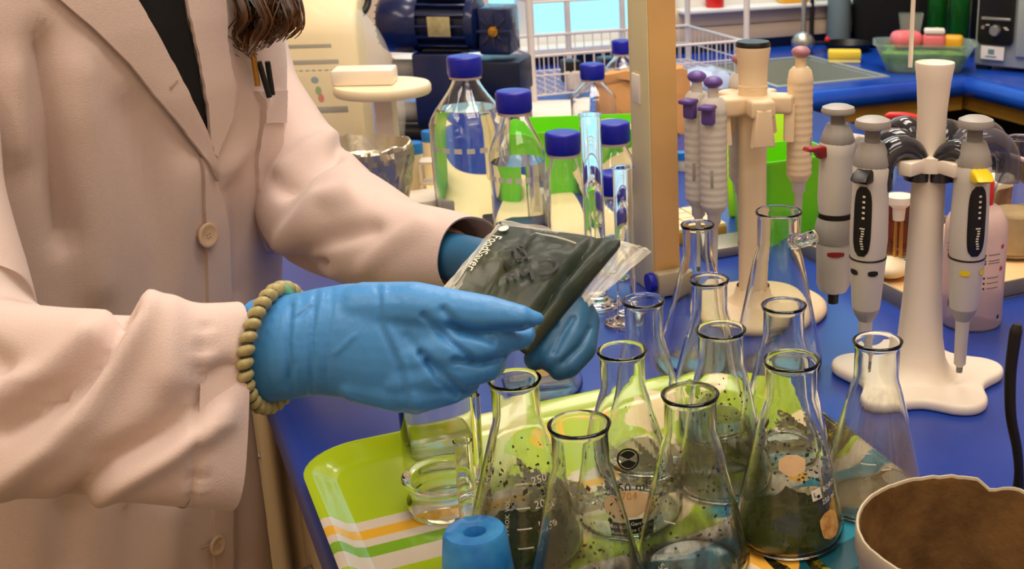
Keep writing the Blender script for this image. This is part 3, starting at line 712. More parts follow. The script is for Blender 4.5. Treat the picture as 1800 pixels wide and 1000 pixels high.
for k in range(5):
    a = radians(-75 + 72 * k); mm = T(px0, 0, 0) @ RZ(a)
    mb = MB().prism([(-.013, -.02), (.013, -.02), (.008, .02), (-.008, .02)], 0, .012, M4=mm @ T(.040, 0, .222) @ RZ(pi / 2) @ RX(pi / 2) @ T(0, 0, -.006), bev=.002)
    part('holder_hook', mb, 'plastic_warm', ls)
def onray(px, y_m, z):      # a point at distance y_m in front of the photographer, seen at column px
    dep = y_m * CP + (CAMZ - z) * SP
    return Vector(((px - PPX) / FPX * dep, y_m, z))
slim_pipette('violet pipette hanging outermost left on the beige carousel', onray(1229, 1.285, .052), radians(-120))
slim_pipette('violet pipette hanging second from left on the beige carousel', onray(1256, 1.262, .050), radians(-110))
slim_pipette('pale pipette with mauve button at the right of the beige carousel', onray(1402, 1.300, .076), radians(-40), 'mauve', 'plastic_warm', False)
slim_pipette('pale pipette half hidden behind the beige carousel pole', onray(1302, 1.345, .062), radians(150), 'mauve', 'plastic_grey', False)

pr = G(1613, 672)
rs_ = thing('pipette_stand', 'white star footed pipette stand with tall flared pole, right', 'stand', pr, 0)
star = []
for k in range(180):
    a = 2 * pi * k / 180; c5 = cos(5 * (a - radians(13)))
    r = .0780 + .0115 * (abs(c5) ** .9) * (1 if c5 > 0 else -1); star.append((r * cos(a), r * sin(a)))
part('star_base', MB().prism(star, 0, .012, bev=.0045), 'plastic_white', rs_, sharp=45)
part('pole', MB().lathe([(.040, .0115), (.032, .016), (.026, .028), (.0222, .05), (.0185, .10), (.0165, .17), (.0158, .222), (.0140, .232), (.0135, .255), (.0138, .275), (.0158, .300), (.0182, .316), (.0178, .318), (.0150, .314), (0, .308)], 48), 'plastic_white', rs_, sharp=50)
mb = MB().lathe([(.0155, .218), (.0225, .219), (.0230, .226), (.0225, .233), (.0135, .234)], 40)
for k in range(5):
    a = radians(13 + 72 * k); mb.box((.030, 0, .226), (.026, .016, .013), .002, M4=RZ(a))
part('hub', mb, 'plastic_white', rs_)
def hook(ang, r0, rad, m, wid=.0140, zc=.222):
    pts = []
    for k in range(15):
        t = pi * k / 14; pts.append(Vector(((r0 + rad) - rad * cos(t), 0, zc + rad * 1.0 * sin(t))))
    pts = [pts[0] - Vector((0, 0, .012))] + pts + [pts[-1] - Vector((0, 0, .016))]
    ring = MB(); rows = []
    for i, q in enumerate(pts):
        t = (pts[min(i + 1, len(pts) - 1)] - pts[max(i - 1, 0)]).normalized(); n = Vector((t.z, 0, -t.x)); b = Vector((0, 1, 0))
        rows.append([q + n * (.0115 * cos(2 * pi * k / 14)) + b * (wid * sin(2 * pi * k / 14)) for k in range(14)])
    ring.grid(rows, True); ring.add(rows[0], [tuple(range(14))]); ring.add(rows[-1], [tuple(range(14))])
    for i, v in enumerate(ring.v): ring.v[i] = tuple(RZ(ang) @ Vector(v))
    return part('holder_hook', ring, m, rs_, label='smoky plastic holder hook')
def grip_pipette(label, pos, rz, accent, style='slim', group='grey grip pipettes on the white stand', dark='black'):
    o = thing('pipette', label, 'pipette', pos, rz, group)
    tab_top = [(.0172, .118), (.0186, .135), (.0180, .165), (.0170, .190), (.0178, .203), (.0150, .208)]
    if style == 'slim':
        part('tip_cone', MB().lathe([(0, 0), (.0030, 0), (.0034, .008), (0, .008)], 20), 'grey_soft', o)
        part('shaft', MB().lathe([(.0034, .006), (.0058, .009), (.0068, .056), (.0085, .058)], 24), 'plastic_grey', o)
        part('shaft_collar', MB().lathe([(.0070, .054), (.0112, .061), (.0130, .066), (.0130, .068)], 28), 'mid_grey', o)
        part('lower_body', MB().lathe([(.0128, .066), (.0136, .07), (.0166, .108), (.0172, .117)], 36), 'plastic_grey', o)
    else:
        part('tip_cone', MB().lathe([(0, 0), (.0055, 0), (.0060, .014), (0, .014)], 20), 'black', o, label='black tip end')
        part('lower_body', MB().lathe([(.006, .013), (.014, .017), (.0172, .026), (.0186, .075), (.0190, .082)], 36), 'plastic_grey', o)
        part('collar_band', MB().lathe([(.0190, .080), (.0202, .083), (.0202, .100), (.0190, .106), (.0175, .112)], 36), 'mid_grey', o)
    part('seam_ring', MB().lathe([(.0170, .1165), (.0176, .117), (.0176, .1182), (.0170, .1187)], 36), 'black', o)
    part('handle_body', MB().lathe(tab_top, 40, sx=1.0, sy=.96), 'plastic_grey', o, sharp=60)
    # grip wing that reaches back to the holder
    wing = MB().prism([(-.004, .205), (-.020, .212), (-.034, .208), (-.036, .200), (-.026, .196), (-.016, .186), (-.012, .160), (-.004, .150)], -.008, .008, M4=RX(pi / 2), bev=.003)
    part('finger_rest', wing, 'plastic_grey', o)
    part('rear_grip', MB().box((-.0155, 0, .150), (.010, .022, .070), .004), 'mid_grey' if style != 'slim' else 'grey_soft', o)
    def fl(r, z, a): return (r * (1 + .035 * (int(a * 22 / pi) % 2)), z) if .206 < z < .226 else (r, z)
    part('adjust_collar', MB().lathe([(.0155, .203), (.0168, .207), (.0140, .218), (.0105, .227), (0, .228)], 44, fn=fl), 'mid_grey', o)
    part('plunger_stem', MB().lathe([(.0072, .226), (.0072, .240), (0, .240)], 24), 'grey_soft', o)
    part('push_button', MB().lathe([(.0075, .238), (.0160, .240), (.0168, .2425), (.0155, .247), (.0100, .2495), (0, .250)], 36), 'mid_grey', o)
    ej = MB().prism([(.004, .200), (.010, .206), (.026, .203), (.032, .197), (.024, .193), (.014, .192)], -.0085, .0085, M4=RX(pi / 2), bev=.003)
    if style != 'slim': ej = MB().prism([(.010, .198), (.014, .203), (.036, .203), (.038, .199), (.026, .196), (.022, .188), (.012, .190)], -.006, .006, M4=RX(pi / 2), bev=.002)
    part('ejector_button', ej, accent, o, label='coloured ejector button')
    tz = [(z, r) for r, z in tab_top]
    def f(x, y):
        zz = .156 + y; r = interp(tz, zz) + .0007; a = x / r; return (r * cos(a), r * sin(a) * .96, zz)
    if style == 'slim':
        part('display_panel', gridpatch(MB(), f, .019, .066, 10, 16, True), dark, o, label='long black display panel')
        g = lambda x, y: (lambda q: (q[0] * 1.03, q[1] * 1.03, q[2]))(f(x, y))
        mk = MB()
        for k in range(5): gridpatch(mk, lambda x, y, k=k: g(x + .0015, y + .024 - k * .005), .0026, .0020, 2, 1)
        for k in range(9): gridpatch(mk, lambda x, y, k=k: g(x + .001 + .0006 * sin(k), y - .006 - k * .0024), .0028 if k else .005, .0013, 2, 1)
        part('display_print', mk, 'print_white', o)
        h2 = lambda x, y: (lambda zz: (lambda r: (r * cos(x / r), r * sin(x / r), zz))(interp([(.07, .0138), (.108, .0168), (.117, .0174)], zz) + .0006))(.106 + y)
        mk = MB()
        for dx in (-.008, .012): gridpatch(mk, lambda x, y: h2(x + dx, y), .010, .0055, 6, 6, True)
        part('range_badge', mk, 'print_black' if accent == 'black' else accent, o)
    else:
        h2 = lambda x, y: (lambda r: (r * cos(1.05 + x / r), r * sin(1.05 + x / r), .070 + y))(.0193)
        part('range_badge', gridpatch(MB(), h2, .018, .007, 8, 6, True), 'dark_red', o, label='dark red oval badge')
    return o
def rel(p): v = p - pr; return atan2(v.y, v.x)
P1 = onray(1464, 1.150, .063); P2 = onray(1518, 1.062, .024); P3 = onray(1686, 1.060, .025)
pw1 = grip_pipette('wide grey pipette with red ejector, leftmost on the white stand', P1, radians(-150), 'dark_red', 'wide'); pw1.scale = (1.0, 1.0, .82)
grip_pipette('slim pipette with black ejector, its tip behind the rightmost flask', P2, radians(-118), 'black')
grip_pipette('slim pipette with yellow ejector, right of the stand pole', P3, radians(-78), 'yellow')
for P, rad in ((P1, .020), (P2, .0205), (P3, .018)): hook(rel(P), .014, rad, 'smoke')
hook(radians(13), .028, .026, 'smoke_clear', .013, .218); hook(radians(32), .034, .026, 'smoke_clear', .013, .222); hook(radians(62), .026, .020, 'smoke', zc=.226); hook(radians(118), .022, .018, 'smoke', zc=.232)
solo('plastic_rod', MB().tube([onray(1600, 1.10, .312), onray(1608, 1.10, .40)], .0022, 10), 'plastic_white', 'thin white rod standing in the top of the white stand pole', 'rod')
rc = MB(); rc.tube(curve([onray(1556, 1.36, .214), onray(1585, 1.36, .214), onray(1612, 1.36, .211), onray(1645, 1.36, .205), onray(1672, 1.36, .190), onray(1690, 1.365, .11), onray(1694, 1.365, .0165)], 24), [.002] + [.0046] * 22 + [.003], 10)
solo('red_tongs', rc, 'red', 'red curved plastic grip standing behind the white stand pole', 'tongs')

# ------------------------------------------------------------------ wash bottle
pw = G(1705, 566); wb_ = thing('wash_bottle', 'milky wash bottle with red cap behind the yellow pipette', 'bottle', pw, camdir(pw))
RW = .0345
part('bottle_body', MB().lathe([(0, 0), (RW * .92, 0), (RW, .004), (RW, .108), (RW * .97, .120), (RW * .75, .134), (RW * .42, .141), (RW * .40, .146), (0, .146)], 48), 'frost', wb_, sharp=60)
part('red_cap', MB().lathe([(RW * .42, .138), (.0165, .139), (.0168, .140), (.0160, .164), (.0145, .166), (0, .166)], 40), 'red', wb_, label='red screw cap')
part('spout_tube', MB().tube(curve([(0, 0, .164), (0, .002, .182), (.002, .008, .192), (.006, .026, .196), (.010, .05, .190)], 18), .0025, 10), 'frost', wb_)
fw = lambda phi, z0: (lambda x, y: ((RW + .0006) * cos(phi + x / RW), (RW + .0006) * sin(phi + x / RW), z0 + y))
mk = MB(); mr = MB(); mg = MB()
for k, z in enumerate((.090, .0835, .0805, .064, .058, .052)):
    gridpatch(mk, fw(.34, z), .0022, .0022, 2, 2); gridpatch(mg, fw(.66, z), .015, .0011, 6, 1)
for z in (.0975, .0725): gridpatch(mr, fw(.98, z), .005, .005, 4, 4, True)
for k, z in enumerate((.098, .094, .090, .086)): gridpatch(mr, fw(-.88 + .03 * (k % 2), z), .008, .0022, 4, 1)
text_map(mg, 'H2O', .013, fw(-.85, .030)); gridpatch(mk, fw(1.0, .016), .0035, .0045, 3, 2)
part('hazard_print', mr, 'print_red', wb_); part('bullet_print', mk, 'print_black', wb_, kind='stuff'); part('small_print', mg, 'print_grey', wb_)

# ------------------------------------------------------------------ metal tray with glassware behind the white stand
mt = thing('metal_tray', 'shallow grey metal tray with pale board behind the white stand', 'tray', W(.775, 1.03, 0), ROT)
mb = MB(); mb.prism(rrect(.45, .26, .012, 4, .225, .13), 0, .003); hh = .021; t = .003
for (c_, s_) in (((.225, t / 2, hh / 2), (.45, t, hh)), ((.225, .26 - t / 2, hh / 2), (.45, t, hh)), ((t / 2, .13, hh / 2), (t, .26, hh)), ((.45 - t / 2, .13, hh / 2), (t, .26, hh))): mb.box(c_, s_, .001)
part('tray_body', mb, 'tray_metal', mt)
part('board', MB().box((.225, .13, .0085), (.43, .24, .010), .002), 'tray_board', mt)
am = thing('amber_flask', 'flask of dark amber liquid seen left of the white pole', 'flask', G(1583, 440, .0145), 0)
a_, b_, c_ = flask_prof(.120, .042, .0165); part('flask_body', MB().lathe([(0, .0003)] + a_ + b_ + c_ + [(0, .0026)], 48), 'glass', am, sharp=60)
part('liquid', MB().lathe([(0, .0034), (.033, .0036), (.0395, .006), (.0385, .022), (.0225, .072), (0, .072)], 48), 'amber', am)
el = thing('electrode', 'white headed probe with thin metal stem in the metal tray', 'probe', G(1575, 483, .0145), 0)
part('probe_head', MB().lathe([(0, .070), (.007, .070), (.008, .085), (.0165, .092), (.0165, .100), (0, .101)], 28), 'plastic_white', el)
mb = MB().tube([(-.003, 0, .0), (-.003, 0, .071)], .0022, 10); mb.tube([(.004, 0, .0), (.004, 0, .071)], .0022, 10); part('stem', mb, 'brass', el)
pf = thing('powder_flask', 'tall flask dusted with tan powder at the right edge', 'flask', G(1778, 440, .0145), 0, None)
a_, b_, c_ = flask_prof(.150, .050, .0155); part('flask_body', MB().lathe([(0, .0003)] + a_ + b_ + c_ + [(0, .0026)], 48), 'glass', pf, sharp=60)
part('powder', MB().lathe([(0, .0034), (.040, .0036), (.0465, .008), (.0455, .018), (.036, .052), (0, .055)], 40), 'powder', pf)
solo('specimen_jar', MB().lathe([(0, 0), (.028, 0), (.029, .002), (.029, .055), (.030, .056), (.030, .064), (0, .065)], 36), 'amber', 'dark red jar with pale lid line behind the wash bottle', 'jar', G(1735, 402, .0145))
solo('jar_lid', MB().lathe([(0, 0), (.031, 0), (.032, .002), (.032, .008), (.030, .010), (0, .010)], 36), 'plastic_white', 'pale round lid on the dark red jar behind the wash bottle', 'lid', G(1735, 402, .0145) + Vector((0, 0, .0655)))
solo('watch_glass', MB().ball((0, 0, .014), (.026, .026, .012), 24), 'frost_white', 'white domed lid on the metal tray below the amber flask', 'lid', onray(1561, 1.37, .013))

def bin_box(name, label, pos, rz, w, d, h, m, m2, taper=.12):
    o = thing(name, label, 'bin', pos, rz)
    mb = MB(); n = 5
    def ring(k, z): return [(x, y, z) for x, y in rrect(w * k, d * k, .018 * k, n)]
    mb.grid([ring(1 - taper, 0), ring(1, h - .006), ring(1.03, h - .004), ring(1.03, h), ring(.99, h), ring(.96, h - .01), ring(1 - taper - .04, .004)], True)
    mb.add(ring(1 - taper, 0), [tuple(range(4 * (n + 1)))]); mb.add(ring(1 - taper - .04, .004), [tuple(range(4 * (n + 1)))])
    part('bin_shell', mb, m, o, sharp=50)
    return o
bin_box('plastic_bin', 'lime plastic bin behind the beige carousel', G(1374, 410), ROT, .125, .10, .118, 'lime_bin', 'lime_light')
bin_box('plastic_bin', 'long lime plastic bin behind the blue capped bottles', G(1012, 322), radians(10), .22, .12, .098, 'lime_bin', 'lime_light')
solo('card_disc', MB().lathe([(0, 0), (.055, 0), (.056, .001), (.055, .002), (0, .002)], 40, M4=RX(radians(72))), 'cream_card', 'cream round card leaning inside the long lime bin', 'card', onray(1075, 1.83, .058))
solo('lime_tray', MB().box((0, 0, .075), (.11, .008, .15), .004, M4=RX(radians(-14))), 'lime_light', 'light green plastic lid leaning behind the beige carousel', 'lid', G(1345, 378), ROT * .5)
cb = thing('tile_board', 'pale tiled board with ochre edge under the violet pipettes', 'board', W(.675, 1.45), ROT)
part('board', MB().box((0, 0, .009), (.10, .10, .018), .001), 'wood_trim', cb)
for i in range(4):
    for j in range(4): part('tile', MB().box((-.0375 + i * .025, -.0375 + j * .025, .0195), (.0232, .0232, .005), .001), 'white_tile', cb)
solo('tray_lid', MB().box((0, 0, .007), (.075, .058, .014), .003), 'tray_metal', 'pale grey slab beside the ochre edged board', 'slab', W(.700, 1.352), ROT)
jb = thing('screw_jar', 'jar with teal lid behind the beige carousel pole', 'jar', G(1362, 300), 0)
part('jar_body', MB().lathe([(0, 0), (.026, 0), (.027, .003), (.027, .04), (0, .042)], 32), 'frost_white', jb)
part('teal_lid', MB().lathe([(0, .041), (.028, .041), (.028, .052), (.026, .054), (0, .054)], 32), 'blue_lid', jb)
jt = thing('capped_tube', 'tube with teal cap beside the right face of the upright', 'tube', G(1199, 300), 0)
part('tube_body', MB().lathe([(0, 0), (.008, 0), (.009, .003), (.009, .02), (0, .021)], 20), 'frost_white', jt)
part('teal_cap', MB().lathe([(0, .02), (.0105, .02), (.0105, .032), (0, .033)], 24), 'blue_lid', jt)

# ------------------------------------------------------------------ left background : instrument, mill, plate stand, foil, vials
pc = G(657, 322); ce = thing('bench_instrument', 'cream bench instrument with key pad under a clear dust cover', 'instrument', pc, radians(11))
prof = [(-.085, 0), (.040, 0), (.040, .24), (.02, .270), (-.02, .292), (-.06, .296), (-.085, .285)]
mb = MB().prism([(y, z) for y, z in prof], -.16, .002, M4=Matrix(((0, 0, 1, 0), (-1, 0, 0, 0), (0, 1, 0, 0), (0, 0, 0, 1))), bev=.008)
part('housing', mb, 'cream_plastic', ce, sharp=40)
mb = MB()
for (x0, x1, z0, z1) in ((-.15, -.030, .230, .236), (-.15, -.022, .206, .213), (-.088, -.016, .133, .143)): mb.box(((x0 + x1) / 2, -.0858, (z0 + z1) / 2), (x1 - x0, .002, z1 - z0), .0006)
part('panel_stripes', mb, 'panel_grey', ce)
kb = MB()
def disc(mbx, x, z, r, ry=None): mbx.lathe([(0, .0015), (r * .9, .0015), (r, 0)], 20, M4=T(x, -.0852, z) @ RX(pi / 2) @ Matrix.Diagonal((1, (ry or r) / r, 1, 1)))
for x, z in ((-.094, .175), (-.091, .163), (-.077, .163), (-.089, .150), (-.059, .183)):
    k_ = MB(); disc(k_, x, z, .0055); part('round_key', k_, 'panel_blue', ce)
k_ = MB(); disc(k_, -.0555, .167, .0045, .007); part('start_key', k_, 'key_green', ce, label='green key'); k_ = MB(); disc(k_, -.053, .156, .0045, .007); part('stop_key', k_, 'key_red', ce, label='red key')
mk = MB(); mk.add([(-.125 + k * .009 + d, -.0856, .196 + e) for k in range(12) for d, e in ((0, 0), (.006, 0), (.006, .0022), (0, .0022))], [(4 * k, 4 * k + 1, 4 * k + 2, 4 * k + 3) for k in range(12)]); part('panel_text', mk, 'panel_grey', ce)
rows = []
for j in range(25):
    z = .335 * j / 24; row = []
    for i in range(48):
        a = 2 * pi * i / 48; e = (1 - (z / .338) ** 5) ** .5 if z < .325 else .32
        x = -.072 + (.124 * (1 if cos(a) > 0 else 1) * e + .006) * (abs(cos(a)) ** .8) * (1 if cos(a) > 0 else -1); y = -.02 + (.092 * e + .004) * (abs(sin(a)) ** .8) * (1 if sin(a) > 0 else -1)
        if cos(a) > 0 and z > .15: x -= .055 * ((z - .15) / .18) ** 1.5 * cos(a)
        nn = noise.noise(Vector((x * 14, y * 14, z * 12))) * .010; row.append((x + nn, y + nn, z + (nn if j > 3 else 0)))
    rows.append(row)
mb = MB().grid(rows, True); mb.add(rows[-1], [tuple(range(48))]); part('dust_cover', mb, 'pvc', ce, label='clear crinkled plastic dust cover', sharp=80)
pq = G(694, 372); ps = thing('plate_stand', 'white round plate on a square column beside the instrument', 'stand', pq, 0)
part('round_plate', MB().lathe([(0, .176), (.066, .176), (.068, .179), (.068, .187), (.066, .190), (0, .190)], 56), 'frost_white', ps)
part('column', MB().box((.002, 0, .090), (.026, .026, .172), .002), 'plastic_white', ps); part('foot', MB().box((0, 0, .004), (.07, .06, .008), .002), 'plastic_white', ps)
solo('white_box', MB().box((0, 0, .011), (.085, .05, .022), .003), 'plastic_white', 'small white box lying on the white round plate', 'box', pq + Vector((-.025, .005, .1902)), .12)
# rotary mill
pm = G(795, 232); ml = thing('gear_motor', 'dark blue electric gear motor with nameplate on the far bench', 'motor', pm, radians(-4))
AX = RY(pi / 2)
def hl(prof, x0, z, m=48, **k): return MB().lathe(prof, m, M4=T(x0, 0, z) @ AX, **k)
part('fan_cover', hl([(0, 0), (.030, .001), (.048, .006), (.0545, .016), (.0555, .060), (.053, .066), (.052, .080), (0, .080)], -.118, .206), 'navy', ml, sharp=50)
mb = MB()
for k in range(7): mb.tube([(-.1185 + .0 + abs(k - 3) * .0006, -.040 + abs(k - 3) * .004, .206 + (k - 3) * .0115), (-.1185 + abs(k - 3) * .0006, .040 - abs(k - 3) * .004, .206 + (k - 3) * .0115)], .0012, 6)
part('fan_grille', mb, 'navy_dark', ml)
part('stator_housing', hl([(0, 0), (.043, 0), (.043, .100), (0, .100)], -.04, .206), 'navy_dark', ml)
for k in range(16):
    a = 2 * pi * k / 16; part('cooling_fin', MB().box((0, 0, .046), (.092, .004, .016), .001, M4=T(.008, 0, .206) @ RX(a)), 'navy', ml)
part('end_bell', hl([(0, 0), (.052, 0), (.053, .004), (.052, .016), (.040, .022), (0, .022)], .052, .206), 'navy', ml)
part('terminal_box', MB().box((.01, 0, .265), (.07, .06, .03), .004), 'navy', ml)
part('nameplate', MB().box((.008, -.0545, .206), (.042, .002, .036), .0006), 'plate', ml, label='worn cream nameplate')
gb = MB().box((.104, 0, .196), (.060, .075, .086), .006); part('gearbox', gb, 'navy', ml)
for k in range(8):
    a = 2 * pi * k / 8; part('gearbox_rib', MB().box((.022, 0, 0), (.022, .006, .005), .001, M4=T(.104, -.0385, .196) @ RX(pi / 2) @ RZ(a)), 'navy', ml)
part('shaft_end', MB().lathe([(0, .010), (.004, .010), (.0045, .006), (.009, .005), (.0105, 0), (0, 0)], 28, M4=T(.104, -.038, .196) @ RX(pi / 2)), 'brass', ml, label='brass shaft end')
part('support_box', MB().box((.105, 0, .112), (.092, .10, .062), .004), 'navy_dark', ml)
part('column', MB().box((-.010, .0, .078), (.085, .09, .156), .006), 'navy', ml)
part('base_plate', MB().box((.02, 0, .008), (.27, .14, .016), .004), 'black', ml)
part('rear_block', MB().box((.105, 0, .048), (.085, .09, .068), .003), 'navy_dark', ml)
part('roller', hl([(0, 0), (.019, 0), (.020, .003), (.020, .047), (.019, .05), (0, .05)], -.103, .118), 'mid_grey', ml, label='grey roller')
part('roller', hl([(0, 0), (.019, 0), (.020, .003), (.020, .047), (.019, .05), (0, .05)], -.103, .038), 'mid_grey', ml, label='grey roller')
solo('power_cable', MB().tube(curve([D(648, -12, 2.45), D(646, 8, 2.45), D(636, 24, 2.44), D(615, 36, 2.45), D(600, 60, 2.46), D(596, 100, 2.46), G(600, 160)], 24), .007, 10), 'cable', 'thick black cable hanging left of the blue motor', 'cable')
solo('wall_cabinet', MB().box((0, 0, .26), (.26, .20, .14), .004), 'blue_panel', 'dark blue box on the wall behind the dust cover', 'cabinet', W(-.0, 2.84, .06), ROT)
solo('equipment_box', MB().box((0, 0, .15), (.12, .16, .30), .006), 'cream_panel', 'cream upright box left of the blue motor on the far bench', 'box', W(.33, 2.62, 0), ROT)
# foil topped beaker
pfo = G(662, 446); fb = thing('foil_beaker', 'beaker wrapped in crumpled aluminium foil behind the far sleeve', 'beaker', pfo, 0)
part('beaker_body', MB().lathe([(0, 0), (.040, 0), (.043, .004), (.043, .075), (.041, .075), (.041, .006), (0, .004)], 40), 'glass', fb)
FS = 1.22
rows = []
for j, (r, z) in enumerate([(.0445, .030), (.046, .038), (.048, .046), (.0495, .054), (.051, .062), (.053, .070), (.055, .078), (.057, .086), (.0585, .093), (.060, .100), (.061, .106), (.0615, .112), (.061, .118), (.060, .122), (.058, .123), (.055, .116), (.050, .106), (.04, .101), (.02, .100)]):
    row = []
    for i in range(96):
        a = 2 * pi * i / 96; n = noise.noise(Vector((cos(a) * 6, sin(a) * 6, z * 60))) * .6 + (abs(noise.noise(Vector((cos(a) * 11, sin(a) * 11, z * 130)))) - .25) * 1.3
        k = r + (.0058 if 0 < j < 13 else .0022) * n; row.append((k * cos(a) * .95, k * sin(a) * .93, z * FS + (.003 * n if j < 16 else .001 * n) + (.006 * noise.noise(Vector((cos(a) * 2, sin(a) * 2, 9))) if j in (0, 13, 14, 15) else 0)))
    rows.append(row)
mb = MB().grid(rows, True); mb.add(rows[-1], [tuple(range(96))]); part('foil_wrap', mb, 'foil', fb, label='crumpled aluminium foil', sharp=14)
def vial(label, px, py, r, h):
    o = thing('sample_vial', label, 'vial', G(px, py), 0, 'vials with light blue lids')
    part('vial_body', MB().lathe([(0, 0), (r * .93, 0), (r * .95, .003), (r * .95, h - .016), (0, h - .015)], 28), 'frost_white', o)
    part('blue_lid', MB().lathe([(0, h), (r * .93, h), (r, h - .002), (r, h - .010), (r * .97, h - .0105), (r * .97, h - .0165), (0, h - .0165)], 32), 'blue_lid', o)
vial('light blue lidded vial nearest the foil beaker', 733, 345, .0155, .085)
vial('light blue lidded vial between two others left of the bottles', 763, 322, .0135, .086)
vial('light blue lidded vial touching the largest bottle', 781, 316, .0145, .082)
rk = thing('tube_rack', 'white perforated tube rack left of the largest bottle', 'rack', G(764, 352), radians(5))
ro = MB()
for (c_, s_) in (((0, 0, .003), (.034, .034, .006)), ((0, 0, .030), (.034, .034, .004)), ((0, 0, .062), (.034, .034, .004)), ((-.015, -.015, .033), (.004, .004, .062)), ((.015, -.015, .033), (.004, .004, .062)), ((-.015, .015, .033), (.004, .004, .062)), ((.015, .015, .033), (.004, .004, .062))): ro.box(c_, s_, .0008)
part('rack_frame', ro, 'plastic_white', rk)
solo('cardboard_box', MB().box((0, 0, .020), (.07, .07, .040), .003), 'plastic_white', 'white carton between the far sleeve and the largest bottle', 'box', G(762, 388), ROT)
solo('dark_notebook', MB().box((0, 0, .016), (.06, .05, .032), .003), 'navy_dark', 'dark blue case seen through the foot of the second bottle', 'case', G(893, 420), radians(20))

# ------------------------------------------------------------------ wire drying rack and things by the sink
wr = thing('wire_rack', 'white two tier wire drying rack before the window', 'rack', W(1.05, 2.58, 0), ROT)
for (u, v) in ((-.255, -.16), (.255, -.16), (-.06, .15), (.08, .15), (.255, .15), (-.255, .15)):
    part('post', MB().tube([(u, v, 0), (u, v, .42)], .007, 10), 'white_wire', wr)
def basket(z0, z1, nm):
    mb = MB(); x0, x1, y0, y1 = -.25, .25, -.155, .145
    for z, r in ((z1, .0035), ((z0 + z1) / 2, .0018), (z0, .0022)): mb.tube([(x0, y0, z), (x1, y0, z), (x1, y1, z), (x0, y1, z)], r, 6, closed=True)
    n = 22
    for k in range(n + 1):
        x = lerp(x0, x1, k / n); mb.tube([(x, y0, z1), (x, y0, z0), (x, y1, z0), (x, y1, z1)], .0013, 5)
    for k in range(1, 13):
        y = lerp(y0, y1, k / 13); mb.tube([(x0, y, z1), (x0, y, z0), (x1, y, z0), (x1, y, z1)], .0013, 5)
    return part(nm, mb, 'white_wire', wr)
basket(.022, .105, 'lower_basket'); basket(.215, .30, 'upper_basket')
for k, (u, m, w) in enumerate(((.91, 'black', .035), (.995, 'navy_dark', .035), (1.075, 'navy_dark', .03))):
    solo('tip_box', MB().box((0, 0, .03), (w, .05, .05), .004), m, ('black box in the wire rack, left of two blue boxes', 'dark blue box in the wire rack, middle of the three', 'dark blue box in the wire rack, nearest the upright')[k], 'box', W(u, 2.50, .0245), ROT)
for k in range(4):
    solo('white_cup', MB().lathe([(0, 0), (.018, 0), (.022, .035), (.0205, .035), (.0165, .003), (0, .003)], 24), 'plastic_white', ('leftmost white cup in the lower wire basket', 'second white cup from the left in the lower wire basket', 'third white cup from the left in the lower wire basket', 'white cup in the lower wire basket nearest the cream upright')[k], 'cup', W(.90 + k * .065, 2.455, .0245), 0, 'white cups in the wire rack')
solo('paper_sheets', MB().box((0, 0, .006), (.19, .13, .012), .003), 'paper', 'flat white paper pad in front of the wire rack', 'paper', G(955, 196), radians(6))
solo('foam_lid', MB().lathe([(0, 0), (.08, 0), (.082, .006), (.078, .011), (0, .011)], 40, sy=.7), 'plastic_white', 'white foam lid lying beyond the long lime bin', 'lid', G(962, 214), 0)
solo('paper_scrap', MB().box((0, 0, .02), (.03, .014, .04), .005), 'kraft', 'small peach scrap between two bottle caps', 'paper', G(892, 190), .5)
# kraft bag
bm = bmesh.new(); bmesh.ops.create_cube(bm, size=1.0); bmesh.ops.subdivide_edges(bm, edges=bm.edges[:], cuts=9, use_grid_fill=True)
for v in bm.verts:
    p = Vector((v.co.x * .17, v.co.y * .08 * (1 - .5 * (v.co.z + .5)), (v.co.z + .5) * .12)); n = noise.noise(p * 28) * .014 + noise.noise(p * 60) * .006
    v.co = p + Vector((n, n * .8, n if p.z > .01 else 0))
bm.verts.index_update(); mb = MB().add([v.co.copy() for v in bm.verts], [[v.index for v in f.verts] for f in bm.faces]); bm.free()
solo('kraft_bag', mb, 'kraft', 'crumpled brown kraft paper bag behind the cream upright', 'bag', G(1130, 232), radians(15), sharp=20)
# blue film bundle on the draining side
bm = bmesh.new(); bmesh.ops.create_icosphere(bm, subdivisions=4, radius=1.0)
for v in bm.verts:
    p = Vector((v.co.x * .075, v.co.y * .05, v.co.z * .036)); n = noise.noise(p * 40) * .020 + noise.noise(p * 90) * .008
    v.co = p * (1 + n * 9) + Vector((0, 0, .036)); v.co.z = max(v.co.z, 0)
bm.verts.index_update(); mb = MB().add([v.co.copy() for v in bm.verts], [[v.index for v in f.verts] for f in bm.faces]); bm.free()
solo('film_bundle', mb, 'blue_cloth', 'crumpled pale blue plastic film heap right of the upright', 'film', G(1232, 176), 0, sharp=25)
solo('paper_towel', MB().box((0, 0, .010), (.13, .10, .020), .004), 'paper', 'flat white towel below the blue film heap', 'towel', G(1220, 200), ROT)
lad = thing('ladle', 'steel ladle hanging behind the sink', 'ladle', G(1411, 95), 0)
part('handle', MB().tube([(0, .0, .03), (.003, .01, .20)], .007, 10), 'steel', lad); part('bowl', MB().ball((0, -.005, .030), (.032, .022, .030), 28), 'steel', lad)
sp = thing('sponge', 'yellow sponge lying beside the sink', 'sponge', G(1484, 109), radians(-3))
part('foam', MB().box((0, 0, .020), (.085, .05, .022), .005), 'sponge', sp); part('scrub_layer', MB().box((0, 0, .0045), (.083, .048, .009), .003), 'sponge_base', sp)
pan = thing('frying_pan', 'black pan with upright rim behind the yellow sponge', 'pan', W(1.81, 2.775, 0), 0)
pan.scale = (.68, .68, .8)
